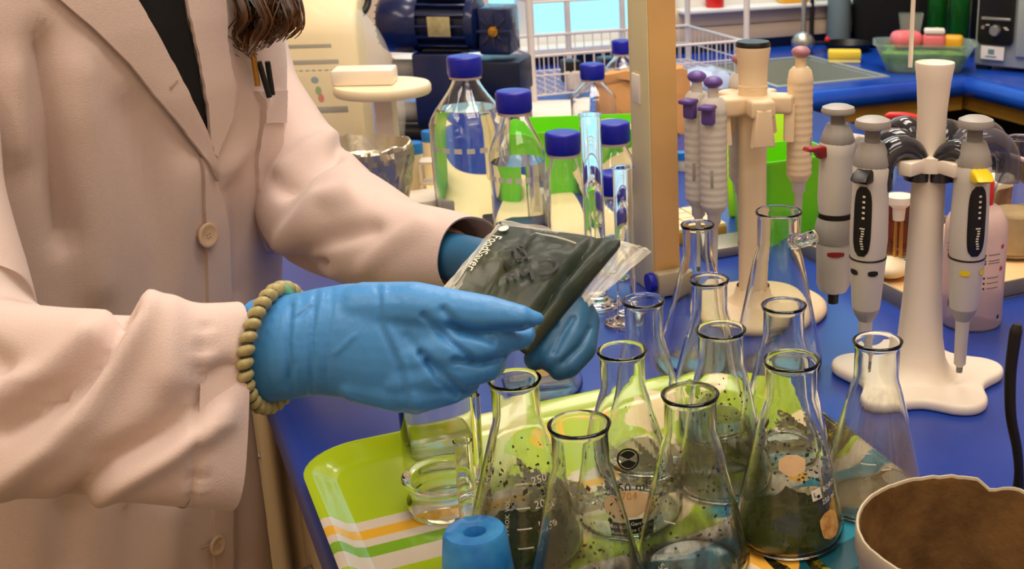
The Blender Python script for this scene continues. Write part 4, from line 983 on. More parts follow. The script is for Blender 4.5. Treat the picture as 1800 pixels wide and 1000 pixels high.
part('pan_bowl', MB().lathe([(0, 0), (.075, 0), (.098, .028), (.10, .03), (.096, .03), (.073, .004), (0, .004)], 44), 'black', pan); part('handle', MB().box((-.15, -.03, .034), (.13, .022, .012), .005, M4=RZ(.2)), 'black', pan); part('red_knob', MB().ball((-.085, -.04, .042), .012, 14), 'red', pan, label='red knob')
solo('black_sack', MB().box((0, 0, .19), (.34, .16, .38), .03), 'black_matt', 'big black fabric bag in the far bench corner', 'bag', W(2.05, 2.80, 0), ROT - .35)
solo('grey_canister', MB().lathe([(0, 0), (.034, 0), (.036, .005), (.030, .22), (.028, .24), (0, .242)], 28), 'grey_cloth', 'tall blue grey canister left of the black bag', 'canister', W(1.85, 2.885, 0), 0)
solo('black_rod', MB().tube([(0, 0, 0), (.002, .012, .30)], .006, 10), 'cable', 'slim dark rod standing left of the grey canister', 'rod', W(1.77, 2.90, 0))
for k, (px, yy, lab) in enumerate(((1645, 92, 'left green glass bottle beside the microwave'), (1683, 98, 'right green glass bottle touching the microwave'))):
    solo('green_bottle', MB().lathe([(0, 0), (.027, 0), (.029, .005), (.029, .19), (.026, .22), (.013, .27), (.0125, .32), (0, .32)], 36), 'green_glass', lab, 'bottle', G(px, yy), 0, 'green bottles by the microwave')
tb_ = thing('food_tub', 'clear plastic tub of wrapped snacks in front of the green bottles', 'tub', G(1622, 124), radians(-6))
def trg(w, d, z, r=.03): return [(x, y, z) for x, y in rrect(w, d, r, 6)]
mb = MB().grid([trg(.18, .10, 0), trg(.24, .14, .066), trg(.252, .150, .068), trg(.252, .150, .071), trg(.236, .136, .071), trg(.176, .096, .003)], True); mb.add(trg(.18, .10, 0), [tuple(range(28))]); mb.add(trg(.176, .096, .003), [tuple(range(28))])
part('tub_shell', mb, 'tub', tb_, sharp=50)
solo('salad_leaves', MB().grid([trg(.165, .086, .004), trg(.20, .115, .03), trg(.205, .12, .048), trg(.10, .06, .054), trg(.01, .01, .055, .004)], True), 'tub_green', 'green and yellow food filling the clear tub', 'food', G(1622, 124), radians(-6))
base_t = G(1622, 124)
def snack(nm, dx, dy, z, size, m, lab, rz=0, bev=.01): solo(nm, MB().box((0, 0, size[2] / 2), size, bev, seg=3), m, lab, 'snack', base_t + Vector((dx, dy, z)), rz)
snack('wrapped_bun', -.045, .0, .056, (.075, .06, .042), 'pink', 'pink wrapped bun on top of the food tub', .2, .018)
snack('snack_packet', .022, -.01, .058, (.055, .04, .034), 'pink', 'red and white snack packet in the middle of the tub', -.1)
solo('packet_band', MB().box((0, 0, .006), (.05, .036, .012), .004), 'paper', 'white strip lying on the red snack packet', 'label', base_t + Vector((.022, -.012, .0925)), -.1)
snack('orange_packet', .070, -.005, .056, (.050, .04, .032), 'orange', 'orange snack packet at the right of the tub', -.25)
solo('lemon', MB().ball((0, 0, .022), (.016, .016, .022), 20), 'yellow', 'yellow lemon standing behind the red snack packet', 'lemon', base_t + Vector((.035, .030, .058)))
cp_ = MB(); cp_.grid([[(x * .75, y * .75, 0) for x, y in rrect(.06, .04, .008, 4)], [(x, y, .055) for x, y in rrect(.06, .04, .008, 4)]], True)
solo('clear_cup', cp_, 'tub', 'clear square cup standing upright in the food tub', 'cup', base_t + Vector((-.030, .040, .080)), 0)
# microwave : its front looks across the aisle
mw = thing('microwave_oven', 'steel microwave oven with black control panel at right', 'microwave', G(1701, 121), ROT + .50)
part('housing', MB().box((.21, -.26, .175), (.40, .50, .33), .006), 'steel_dull', mw); part('foot', MB().box((.03, -.03, .005), (.03, .03, .01)), 'black', mw); part('foot', MB().box((.03, -.48, .005), (.03, .03, .01)), 'black', mw)
part('door', MB().box((.005, -.31, .19), (.014, .38, .30), .004), 'steel_dull', mw)
cpn = part('control_panel', MB().prism(rrect(.092, .20, .012, 5), 0, .006, M4=T(.004, -.066, .165) @ RY(-pi / 2) @ RZ(pi / 2), bev=.001), 'black', mw, label='black control panel')
part('dial', MB().lathe([(0, .014), (.011, .014), (.0135, .010), (.0145, 0), (0, 0)], 36, M4=T(-.003, -.068, .100) @ RY(-pi / 2)), 'steel', cpn, label='silver dial')
part('button', MB().lathe([(0, .006), (.0045, .006), (.005, 0)], 20, M4=T(-.003, -.036, .106) @ RY(-pi / 2)), 'steel', cpn)
part('handle_bar', MB().box((-.005, -.068, .128), (.008, .075, .007), .002), 'steel', cpn)
mk = MB()
for y, z in ((-.046, .112), (-.092, .108), (-.096, .104)): mk.box((-.0028, y, z), (.001, .010, .0022))
part('panel_print', mk, 'print_white', cpn)
part('paper_note', MB().box((-.0022, -.063, .045), (.002, .060, .032)), 'paper', mw, label='white paper note taped on')
mk = MB().box((-.0038, -.060, .048), (.001, .016, .012)); mk.box((-.0038, -.060, .036), (.001, .028, .003)); part('note_print', mk, 'panel_blue', mw)
# sill clutter
solo('sill_jar', MB().lathe([(0, 0), (.024, 0), (.025, .003), (.025, .05), (0, .052)], 24), 'red', 'red jar standing on the window sill', 'jar', W(1.49, 2.945, .1185))
solo('sill_carton', MB().box((0, 0, .04), (.085, .04, .08), .004), 'orange', 'yellow carton standing on the window sill', 'carton', W(1.735, 2.945, .1185), ROT)
solo('sill_bottle', MB().lathe([(0, 0), (.016, 0), (.017, .003), (.017, .04), (.008, .055), (.008, .07), (0, .071)], 24), 'tub', 'small clear bottle on the sill right of the yellow carton', 'bottle', W(1.83, 2.945, .1185))
# ------------------------------------------------------------------ the person
FA_ = radians(-22); PF = Vector((cos(FA_), sin(FA_), 0)); PLT = Vector((-sin(FA_), cos(FA_), 0))
C0 = Vector((-.612, 1.085, 0))
def P2px(p):
    dep = p[1] * CP + (CAMZ - p[2]) * SP; v = (CAMZ - p[2]) * CP - p[1] * SP
    return PPX + p[0] / dep * FPX, 500 + v / dep * FPX
def seg_d(px, py, line):
    best = 1e9
    for (x0, y0), (x1, y1) in zip(line, line[1:]):
        dx, dy = x1 - x0, y1 - y0; t = max(0, min(1, ((px - x0) * dx + (py - y0) * dy) / (dx * dx + dy * dy + 1e-9)))
        best = min(best, (px - x0 - t * dx) ** 2 + (py - y0 - t * dy) ** 2)
    return best
def fold_sum(p, folds):
    px, py = P2px(p); s = 0
    for line, w, amp in folds:
        d2 = seg_d(px, py, line)
        if d2 < 9 * w * w: s += amp * exp(-d2 / (w * w))
    return s
AT = [(-.62, .215), (-.2, .205), (0, .198), (.15, .202), (.3, .206), (.38, .203), (.43, .172), (.465, .11), (.49, .07)]
BT = [(-.62, .140), (-.2, .132), (0, .127), (.15, .121), (.3, .120), (.36, .112), (.42, .098), (.46, .078), (.49, .062)]
LEAN = [(-.62, -.080), (-.25, -.07), (0, -.027), (.15, 0), (.3, .027), (.42, .047), (.5, .055)]
torso_folds = [([(72, 70), (78, 150), (92, 290), (112, 420)], 20, -.010), ([(140, 120), (150, 240), (165, 380), (170, 500)], 34, .006),
  ([(5, 304), (62, 301)], 7, -.004), ([(232, 190), (262, 300), (285, 420), (290, 540)], 30, -.006), ([(330, 300), (310, 420), (300, 540)], 26, .005),
  ([(395, 300), (432, 250), (445, 180)], 16, .005), ([(412, 320), (420, 420), (425, 520)], 12, -.005), ([(96, 180), (108, 340), (124, 520)], 5, -.0022),
  ([(228, 890), (226, 1000)], 6, -.003), ([(300, 900), (290, 1000)], 30, .006), ([(120, 900), (110, 1010)], 30, -.006), ([(440, 720), (438, 1000)], 14, -.008), ([(25, 120), (30, 260)], 20, .006)]
def torso_pt(t, z, off=0.0):
    a, b, sh = interp(AT, z), interp(BT, z), interp(LEAN, z); e = 2 / 2.25
    s_, c_ = sin(t), cos(t)
    sx = abs(s_) ** e * (1 if s_ >= 0 else -1); cx = abs(c_) ** e * (1 if c_ >= 0 else -1)
    p = C0 + PLT * (a * sx) + PF * (b * cx + sh); p.z = z
    n = (PLT * (sx / a) + PF * (cx / b)).normalized()
    dsp = 1.7 * fold_sum(p, torso_folds) if -1.2 < t < 1.9 or t < -2.6 else 0
    dsp += .004 * noise.noise(Vector((p.x * 9, p.y * 9, z * 4)))
    p = p + n * (off + dsp)
    if z < .03:
        k = min(1, (.03 - z) / .03); u = p.x * UX + p.y * UY
        lim = .082 + off
        if u > lim: d = (u - lim) * k; p = p - Vector((UX, UY, 0)) * d
    return p
def torso_hit(px, py):
    """parameters of the coat front where one sees it in this direction"""
    d = ray(px, py); o = Vector((0, 0, CAMZ)); best = None
    s = .75
    prev = None
    while s < 1.8:
        p = o + d * s; z = max(-.61, min(.485, p.z)); q = p - C0; sh = interp(LEAN, z)
        l, f = q.dot(PLT) / interp(AT, z), (q.dot(PF) - sh) / interp(BT, z)
        v = abs(l) ** 2.25 + abs(f) ** 2.25 - 1
        if v < 0 or (prev is not None and v > prev and v < 1.5 and s > .9): break
        prev = v; s += .002
    e = 2.25 / 2
    return atan2(abs(l) ** e * (1 if l > 0 else -1), abs(f) ** e * (1 if f > 0 else -1)), z
ORG = Vector((C0.x, C0.y, FZ))
per = thing('person', 'person in white lab coat and blue gloves holding the herb bag', 'person', ORG)
def pp_(name, mb, m, parent=None, label=None, sharp=60, kind=None): return part(name, mb, m, parent or per, label, sharp, ORG, kind)
# body : one continuous skin from head to feet
HW = D(446, 618, .815); HE = D(-150, 620, .82); HS = C0 - PLT * .150 + Vector((0, 0, .375))
LW = D(790, 450, .985); LE = D(550, 350, 1.20); LS = C0 + PLT * .135 + Vector((0, 0, .375))
bd = MB()
hc = C0 + PF * .085 + Vector((0, 0, .655))
chain(bd, [C0 - PF * .06 + Vector((0, 0, -.12)), C0 + Vector((0, 0, .10)), C0 + PF * .03 + Vector((0, 0, .34))], [.075, .078, .072], 18)
for s in (-1, 1):
    chain(bd, [C0 - PF * .06 + PLT * (.05 * s) + Vector((0, 0, -.12)), C0 - PF * .08 + PLT * (.055 * s) + Vector((0, 0, -.48)), C0 - PF * .08 + PLT * (.06 * s) + Vector((0, 0, -.84))], [.062, .050, .038])
    capsule(bd, C0 - PF * .08 + PLT * (.06 * s) + Vector((0, 0, -.865)), C0 + PLT * (.07 * s) + PF * .05 + Vector((0, 0, -.872)), .032, .026)
chain(bd, [HS, D(-200, 400, .85), HE, D(150, 690, .785), D(330, 672, .795), HW], [.045, .040, .034, .028, .026, .026]); chain(bd, [LS, D(444, 170, 1.295), D(510, 285, 1.255), D(566, 368, 1.18), D(632, 405, 1.10), D(700, 430, 1.035), LW], [.040, .036, .034, .034, .030, .026, .024])
capsule(bd, HS, LS, .045, .045)
capsule(bd, C0 + PF * .04 + Vector((0, 0, .40)), hc + Vector((0, 0, -.06)), .052, .048)
bd.ball(hc + Vector((0, 0, .03)), (.082, .082, .095), 24); bd.ball(hc + PF * .045 + Vector((0, 0, -.045)), (.048, .050, .052), 20)
dn = (PF * .9 + Vector((0, 0, -.42))).normalized()
capsule(bd, hc + PF * .082 + Vector((0, 0, .012)), hc + PF * .098 + Vector((0, 0, -.022)), .009, .013)
for s in (-1, 1):
    bd.ball(hc + PLT * (.082 * s) + Vector((0, 0, 0)), (.014, .014, .026), 12)
    capsule(bd, hc + PF * .074 + PLT * (.018 * s) + Vector((0, 0, .028)), hc + PF * .060 + PLT * (.044 * s) + Vector((0, 0, .030)), .008, .007)
    capsule(bd, hc + PF * .086 + PLT * (.018 * s) + Vector((0, 0, -.052)), hc + PF * .090 + Vector((0, 0, -.050)), .006, .008)
pp_('body', fuse(bd, .0055, 8), 'skin')
for s in (-1, 1):
    e = hc + PF * .0765 + PLT * (.031 * s) + Vector((0, 0, .010)); pp_('eye', MB().ball(e, .0115, 16), 'print_white', label='eye white')
    pp_('iris', MB().ball(e + PF * .0085 + Vector((0, 0, -.002)), .0055, 12), 'hair', label='brown iris')
# dark trousers and shoes below the coat
tq = MB()
for s in (-1, 1):
    q = MB(); chain(q, [C0 - PF * .08 + PLT * (.055 * s) + Vector((0, 0, -.40)), C0 - PF * .08 + PLT * (.06 * s) + Vector((0, 0, -.835))], [.062, .056], 18); pp_('trouser_leg', q, 'black_matt')
    q = MB(); capsule(q, C0 + PLT * (.06 * s) - PF * .11 + Vector((0, 0, -.862)), C0 + PLT * (.072 * s) + PF * .07 + Vector((0, 0, -.865)), .037, .034); pp_('shoe', q, 'black')
# coat body
NT, NZ = 150, 110; rows = []
for j in range(NZ + 1):
    z = lerp(-.62, .488, j / NZ); rows.append([torso_pt(-pi + 2 * pi * i / NT, z) for i in range(NT)])
mb = MB().grid(rows, True)
coat = pp_('coat', mb, 'coat', sharp=80)
def strip(name, left, right, off, m, n=26, k=8, label=None, edge=.0065, parent=coat, offr=None):
    """cloth piece lying on the coat front between two lines"""
    def along(line, t):
        L = [0]
        for a, b in zip(line, line[1:]): L.append(L[-1] + sqrt((a[0] - b[0]) ** 2 + (a[1] - b[1]) ** 2))
        x = t * L[-1]
        for i in range(len(line) - 1):
            if x <= L[i + 1] + 1e-9: f = (x - L[i]) / (L[i + 1] - L[i] + 1e-9); return lerp(line[i][0], line[i + 1][0], f), lerp(line[i][1], line[i + 1][1], f)
        return line[-1]
    top = []; 
    for j in range(n + 1):
        a, b = along(left, j / n), along(right, j / n); row = []
        for i in range(k + 1):
            t, z = torso_hit(lerp(a[0], b[0], i / k), lerp(a[1], b[1], i / k)); row.append((t, z, lerp(off, offr if offr is not None else off, i / k)))
        top.append(row)
    A = [[torso_pt(t, z, o) for t, z, o in r] for r in top]; B = [[torso_pt(t, z, o - edge) for t, z, o in r] for r in top]
    mb = MB(); na = n + 1; ma = k + 1
    mb.grid(A); o = len(mb.v); mb.grid(B)
    ring = [(0, i) for i in range(ma)] + [(j, ma - 1) for j in range(1, na)] + [(na - 1, i) for i in range(ma - 2, -1, -1)] + [(j, 0) for j in range(na - 2, 0, -1)]
    idx = [j * ma + i for j, i in ring]
    for a, b in zip(idx, idx[1:] + idx[:1]): mb.f.append((a, b, o + b, o + a))
    return pp_(name, mb, m, parent, label, sharp=50)
strip('black_top', [(165, -110), (232, 0), (298, 120), (335, 192), (352, 234)], [(292, -110), (318, 0), (342, 110), (357, 195), (361, 238)], .0035, 'black_knit', parent=per, label='black knit top in the open neck')
strip('lapel', [(20, -80), (102, 0), (162, 52), (222, 112), (265, 165), (312, 222), (352, 280), (372, 318)], [(172, -100), (232, 0), (270, 66), (305, 132), (331, 184), (350, 226), (362, 262), (373, 318)], .007, 'coat', label='folded right lapel', offr=.0095, n=40, k=10, edge=.003)
strip('lapel', [(292, -100), (318, 0), (342, 110), (354, 180), (358, 240), (366, 270)], [(372, -100), (384, 0), (388, 90), (402, 148), (397, 205), (370, 276)], .0080, 'coat', label='folded left lapel', n=34, k=8, edge=.003)
strip('front_placket', [(345, 276), (352, 330), (358, 420), (362, 560), (366, 700), (372, 860), (376, 1030)], [(371, 300), (384, 345), (397, 402), (400, 470), (403, 560), (405, 800), (406, 1030)], .0038, 'coat', n=40, k=5)
strip('breast_pocket', [(441, 164), (447, 240), (449, 330), (452, 402), (466, 442)], [(494, 163), (491, 240), (487, 330), (484, 402), (480, 444)], .0040, 'coat', n=24, k=8)
strip('pocket_band', [(441, 160), (445, 216)], [(495, 159), (493, 216)], .0060, 'coat', n=8, k=8)
strip('front_seam', [(93, 180), (104, 300), (118, 430), (122, 520)], [(96, 180), (107, 300), (121, 430), (125, 520)], .0012, 'coat_stitch', n=24, k=1)
strip('buttonhole', [(286, 152), (299, 139)], [(288, 154), (301, 141)], .0100, 'coat_stitch', n=4, k=1, edge=.001)
strip('buttonhole', [(350, 962), (372, 952)], [(351, 965), (373, 955)], .0045, 'coat_stitch', n=4, k=1, edge=.001)
def button(px, py, r=.0115):
    t, z = torso_hit(px, py); p = torso_pt(t, z, .0042); n = (torso_pt(t, z, .03) - p).normalized()
    q = Vector((0, 0, 1)).rotation_difference(n).to_matrix().to_4x4(); mm = T(*p) @ q
    mb = MB().lathe([(0, 0), (r * .95, 0), (r, .0012), (r, .0026), (r * .86, .0034), (r * .72, .0026), (0, .0024)], 36, M4=mm)
    b = pp_('button', mb, 'button', coat, label='translucent horn coloured button')
    th = MB()
    for a in (0, 1, 2, 3): th.ball((.0022 * cos(a * pi / 2 + .6), .0022 * sin(a * pi / 2 + .6), .0027), .0008, 8, None)
    th2 = MB().add(th.v, th.f, mm); pp_('thread', th2, 'coat_stitch', b)
button(355, 412); button(376, 957, .0105)
# pens clipped above the pocket
t, z = torso_hit(446, 118); a = torso_pt(t, z, .010)
for k, (x0, y0, x1, y1, m) in enumerate(((424, 88, 434, 150, 'brass'), (436, 108, 444, 170, 'black'), (452, 108, 456, 166, 'black'))):
    t0, z0 = torso_hit(x0, y0); t1, z1 = torso_hit(x1, y1)
    solo('pen', MB().tube([torso_pt(t0, z0, .010), torso_pt(t1, z1, .010)], .0026, 10), m, ('gold pen clipped above the coat breast pocket', 'black pen in the breast pocket beside the gold pen', 'black pen in the breast pocket nearest the coat side')[k], 'pen')
# sleeves
def sleeve(name, pts, n, seg, folds, sq=2.3):
    P = curve([q[0] for q in pts], n); m_ = len(pts) - 1; rows = []; prev = None; frames = [None] * n
    for i in range(n - 1, -1, -1):
        tg = (P[min(i + 1, n - 1)] - P[max(i - 1, 0)]).normalized(); view = (P[i] - Vector((0, 0, CAMZ))).normalized()
        sd = (view - tg * view.dot(tg)).normalized(); up = tg.cross(sd)
        if (prev is None and up.z < 0) or (prev is not None and up.dot(prev) < 0): up = -up
        prev = up; frames[i] = (up, sd)
    for i, c in enumerate(P):
        tt = i / (n - 1) * m_; k = min(int(tt), m_ - 1); f = tt - k
        rv, rd = lerp(pts[k][1], pts[k + 1][1], f), lerp(pts[k][2], pts[k + 1][2], f)
        up, sd = frames[i]
        row = []
        for j in range(seg):
            a = 2 * pi * j / seg; s_, c_ = sin(a), cos(a); e = 2 / sq
            p = c + up * (rv * abs(s_) ** e * (1 if s_ > 0 else -1)) - sd * (rd * abs(c_) ** e * (1 if c_ > 0 else -1))
            nn = (up * s_ / rv - sd * c_ / rd).normalized()
            dsp = 1.25 * fold_sum(p, folds) if c_ > -.25 else 0
            row.append(p + nn * (dsp + .0025 * noise.noise(p * 16)))
        rows.append(row)
    last = rows[-1]; cc = P[-1]; tg = (P[-1] - P[-2]).normalized()
    inner = [[cc + (v - cc) * .955 - tg * (.0 + k) for v in last] for k in (.0005, .03)]
    mb = MB().grid(rows + inner, True)
    return pp_(name, mb, 'coat', coat, sharp=80)
near_folds = [([(0, 758), (55, 725), (143, 681), (181, 632), (222, 556)], 22, -.009), ([(0, 846), (99, 782), (154, 725), (215, 622), (260, 548)], 24, .010), ([(0, 690), (80, 660), (150, 590)], 26, .008),
   ([(137, 878), (181, 812), (286, 758), (357, 697), (400, 660)], 24, -.011), ([(130, 900), (180, 868), (290, 805), (395, 735)], 20, .007), ([(300, 545), (296, 660)], 30, .006),
   ([(210, 540), (232, 560)], 10, -.006), ([(360, 570), (352, 650), (344, 760), (336, 890)], 5, -.0028), ([(-60, 600), (0, 640)], 24, -.008), ([(340, 650), (420, 650)], 9, -.003)]
for k in range(13): near_folds.append(([(338 + 18 * (1 - k / 13) - 12, 590 + k * 23), (362 + 18 * (1 - k / 13), 586 + k * 23)], 4.5, -.0013 if k % 2 else .0009))
sleeve('sleeve', [(HS, .075, .07), (D(-205, 330, .86), .074, .068), (D(-165, 520, .83), .076, .066), (D(-130, 630, .805), .074, .062), (D(-20, 694, .775), .064, .056), (D(70, 704, .768), .0610, .050), (D(230, 710, .772), .0620, .046), (D(330, 711, .783), .0665, .043), (D(404, 711, .800), .0695, .038)], 110, 120, near_folds, 3.2)
far_folds = [([(500, 330), (540, 290), (592, 262)], 15, -.012), ([(500, 300), (545, 262), (580, 246)], 16, .008), ([(500, 425), (560, 350), (620, 340)], 20, .007), ([(500, 470), (570, 420), (650, 400)], 18, -.006), ([(640, 470), (700, 420), (740, 390)], 14, .004), ([(495, 480), (560, 470)], 14, -.008)]
sleeve('sleeve', [(LS, .07, .065), (D(395, 30, 1.30), .054, .053), (D(444, 170, 1.295), .052, .050), (D(510, 285, 1.255), .055, .050), (D(566, 368, 1.18), .060, .050), (D(632, 405, 1.10), .050, .046), (D(700, 430, 1.035), .040, .042), (D(826, 453, .975), .0330, .034)], 90, 72, far_folds)
cl = MB(); 
# gloved near hand : palm as an oval sleeve, fingers as tapered chains, all fused
def palm(mb, st, seg=30):
    rows = []
    for (x, y, dp, hv, hd) in st:
        c = D(x, y, dp); k = dp / FPX; up = Vector((0, SP, CP)); fw = Vector((0, CP, -SP))
        rows.append([c + up * (hv * k * sin(2 * pi * j / seg)) - fw * (hd * cos(2 * pi * j / seg)) for j in range(seg)])
    mb.grid(rows, True); mb.add(rows[0], [tuple(range(seg))]); mb.add(rows[-1], [tuple(range(seg))])
def pxchain(mb, pts):
    chain(mb, [D(x, y, d) for x, y, d, r in pts], [r * d / FPX for x, y, d, r in pts])
h = MB()
palm(h, [(440, 612, .812, 84, .026), (470, 614, .808, 95, .028), (520, 608, .803, 93, .028), (560, 600, .800, 94, .028), (610, 599, .797, 101, .028), (660, 605, .795, 109, .027), (715, 607, .793, 108, .025), (760, 600, .792, 98, .022), (800, 590, .793, 78, .018)])
pxchain(h, [(640, 545, .790, 50), (730, 540, .782, 46), (800, 548, .776, 40), (860, 553, .774, 34), (915, 559, .774, 24), (944, 560, .776, 13)])          # top finger along the bag
pxchain(h, [(720, 590, .786, 46), (800, 590, .782, 40), (870, 592, .786, 33), (912, 590, .797, 26), (920, 588, .812, 22)])                               # second
pxchain(h, [(720, 630, .784, 44), (800, 616, .777, 42), (850, 607, .778, 34), (868, 612, .788, 30), (862, 628, .806, 26), (840, 634, .82, 24)])            # third, curled
pxchain(h, [(710, 665, .786, 44), (790, 650, .780, 40), (850, 642, .784, 32), (862, 640, .797, 28), (846, 650, .812, 24)])                               # fourth, curled
pxchain(h, [(680, 680, .790, 40), (740, 690, .784, 36), (790, 682, .785, 30), (818, 672, .797, 26), (806, 676, .812, 22)])                               # little finger
pxchain(h, [(640, 660, .793, 52), (700, 690, .788, 36), (730, 706, .788, 24)])
hn = fuse(h, .0019, 3, factor=.5)
glove_folds = [([(512, 540), (505, 600), (512, 690)], 5, -.0026), ([(522, 520), (517, 600), (524, 690)], 5, .0022), ([(556, 510), (546, 600), (548, 700)], 5, -.0026), ([(566, 505), (556, 600), (558, 700)], 5, .0018), ([(585, 510), (574, 600), (574, 690)], 4, -.0016),
   ([(664, 500), (668, 570), (700, 640), (716, 720)], 5, -.0018), ([(674, 500), (680, 570), (712, 640), (730, 715)], 5, .0016), ([(752, 636), (775, 672), (801, 697)], 6, -.0045), ([(780, 545), (810, 580), (866, 600)], 7, -.0035), ([(748, 640), (716, 590)], 8, -.002),
   ([(790, 572), (840, 583), (930, 576)], 6, -.0060), ([(800, 634), (846, 638), (884, 628)], 6, -.0060), ([(745, 555), (790, 600), (830, 632)], 6, -.004), ([(740, 620), (790, 668), (815, 690)], 6, -.005), ([(520, 560), (548, 540)], 4, -.0014), ([(515, 640), (500, 680)], 5, -.0016), ([(600, 690), (640, 715), (680, 727)], 8, .002), ([(590, 620), (622, 590)], 4, .0012)]
hn.v = [tuple(Vector(p) + (Vector((0, 0, CAMZ)) - Vector(p)).normalized() * fold_sum(p, glove_folds)) for p in hn.v]
gl = pp_('glove', hn, 'glove', label='blue nitrile glove on the near hand', sharp=None)
for o_ in (gl,): o_.data.polygons.foreach_set('use_smooth', [True] * len(o_.data.polygons))
# far hand behind the bag, fingers coming round its lower edge
h = MB()
palm(h, [(730, 436, 1.005, 42, .024), (815, 457, .970, 46, .028), (850, 475, .950, 56, .027), (900, 500, .930, 70, .024), (960, 525, .912, 72, .020), (1000, 540, .905, 60, .016)])
pxchain(h, [(985, 520, .905, 36), (1000, 535, .890, 34), (980, 585, .872, 31), (955, 622, .862, 27), (942, 630, .860, 22)])
pxchain(h, [(1000, 530, .905, 34), (1012, 548, .888, 32), (1002, 598, .868, 29), (980, 628, .858, 25), (968, 634, .856, 21)])
pxchain(h, [(1010, 540, .908, 32), (1026, 565, .892, 29), (1022, 612, .872, 27), (998, 642, .860, 24), (984, 650, .857, 20)])
pxchain(h, [(930, 500, .915, 40), (980, 490, .905, 30), (1010, 486, .90, 24)])
pxchain(h, [(880, 480, .93, 40), (930, 455, .92, 28), (970, 446, .915, 22)])
hn = fuse(h, .0019, 3)
fold2 = [([(1008, 560), (990, 590), (975, 620)], 5, -.0028), ([(1036, 578), (1018, 610), (990, 636)], 5, -.0028), ([(960, 560), (975, 570)], 6, -.002)]
hn.v = [tuple(Vector(p) + (Vector((0, 0, CAMZ)) - Vector(p)).normalized() * fold_sum(p, fold2)) for p in hn.v]
gl2 = pp_('glove', hn, 'glove_shaded', label='blue nitrile glove on the far hand', sharp=None)
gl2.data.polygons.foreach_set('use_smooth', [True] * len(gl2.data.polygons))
# bracelet of twisted beads round the gloved wrist
br = bpy.data.objects.new('bracelet', None); COL.objects.link(br); br.parent = per; br['label'] = 'olive twisted bead bracelet over the glove cuff'
bc = D(485, 611, .806); k = .806 / FPX; upv = Vector((0, SP, CP)); fwv = Vector((0, CP, -SP)); ring = []
NB = 30
for i in range(NB):
    a = 2 * pi * i / NB; x = -14 * cos(a) + 14 * sin(a)
    ring.append(bc + Vector((x * k, 0, 0)) + upv * (105 * k * sin(a)) - fwv * (.036 * cos(a)))
cd = MB().tube(ring, .0036, 8, closed=True); pp_('cord', cd, 'cord', br)
for i, c in enumerate(ring):
    tg = (ring[(i + 1) % NB] - ring[i - 1]).normalized(); out = (c - bc).normalized(); sd = tg.cross(out).normalized()
    ax = (sd * .86 + tg * .50).normalized(); y = out; z = ax.cross(y)
    m4 = Matrix((ax, y, z)).transposed().to_4x4()
    pp_('bead', MB().ball(c, (.0062, .0054, .0041), 14, m4), 'bead', br)
mt_ = MB().grid([[D(484, 496, .80), D(505, 500, .80)], [D(490, 512, .80), D(516, 516, .80)], [D(492, 520, .803), D(520, 524, .803)]]); mt_.add([Vector(p) + Vector((0, .002, 0)) for p in mt_.v[:6]], [(0, 1, 3, 2), (2, 3, 5, 4)])
pp_('paper_tag', mt_, 'mint', br, label='mint green tag under the bracelet')
# hair falling over the far shoulder
rnd = random.Random(11); hr = MB()
t, z = torso_hit(440, 70); hd_ = torso_pt(t, z).y * CP + (CAMZ - z) * SP - .022
locks = [[(440, -330), (440, -200), (418, -90), (412, -20), (428, 30), (415, 62), (436, 84)], [(445, -330), (452, -200), (430, -90), (424, -10), (446, 40), (432, 78), (458, 100)],
  [(450, -330), (462, -200), (452, -90), (446, -10), (466, 36), (452, 72), (434, 96)], [(455, -330), (470, -200), (470, -90), (470, -10), (484, 30), (476, 66), (452, 86)],
  [(460, -330), (478, -200), (488, -90), (494, -15), (508, 22), (504, 54), (478, 78)], [(462, -330), (486, -200), (504, -90), (510, -20), (520, 14), (518, 46), (496, 68)],
  [(450, -330), (470, -200), (478, -90), (482, -20), (472, 24), (492, 52), (470, 60)], [(440, -330), (450, -200), (436, -90), (438, -30), (428, 8), (448, 30), (424, 46)]]
for li, lk in enumerate(locks):
    ph = rnd.uniform(0, 6); dl = rnd.uniform(-.025, .010)
    for i in range(46):
        ox, oy, od = rnd.gauss(0, 7), rnd.gauss(0, 6), rnd.gauss(0, .007); m_ = len(lk); cut = rnd.uniform(.86, 1.0)
        pts = [D(x + ox * (1 - .35 * q / m_) + 4 * sin(ph + q * 1.6), y + oy, hd_ + dl + od - .004 * q / m_ + .006 * cos(ph + q * 1.9)) for q, (x, y) in enumerate(lk)]
        c = curve(pts, 26)[:max(14, int(26 * cut))]; n = len(c); hr.tube(c, [.0009 * (1 - (k / n) ** 4) + .0002 for k in range(n)], 4)
for i in range(420):                                         # crown and back of the head
    a = rnd.uniform(.75, 2 * pi - .75); e = rnd.uniform(-.2, 1.0); d0 = PF * cos(a) + PLT * sin(a)
    p0 = hc + Vector((0, 0, .03)) + PF * .02 + Vector((0, 0, .10)); p1 = hc + d0 * .088 + Vector((0, 0, .07)); p2 = hc + d0 * .097 + Vector((0, 0, -.02)); p3 = hc + d0 * .085 + Vector((0, 0, -.13)) - PF * .02; p4 = p3 + Vector((rnd.uniform(-.02, .02), rnd.uniform(-.02, .02), -.08))
    c = curve([p0, p1, p2, p3, p4], 10); hr.tube(c, [.004] * 9 + [.0015], 5)
pp_('hair', hr, 'hair', label='long wavy brown hair', sharp=80)

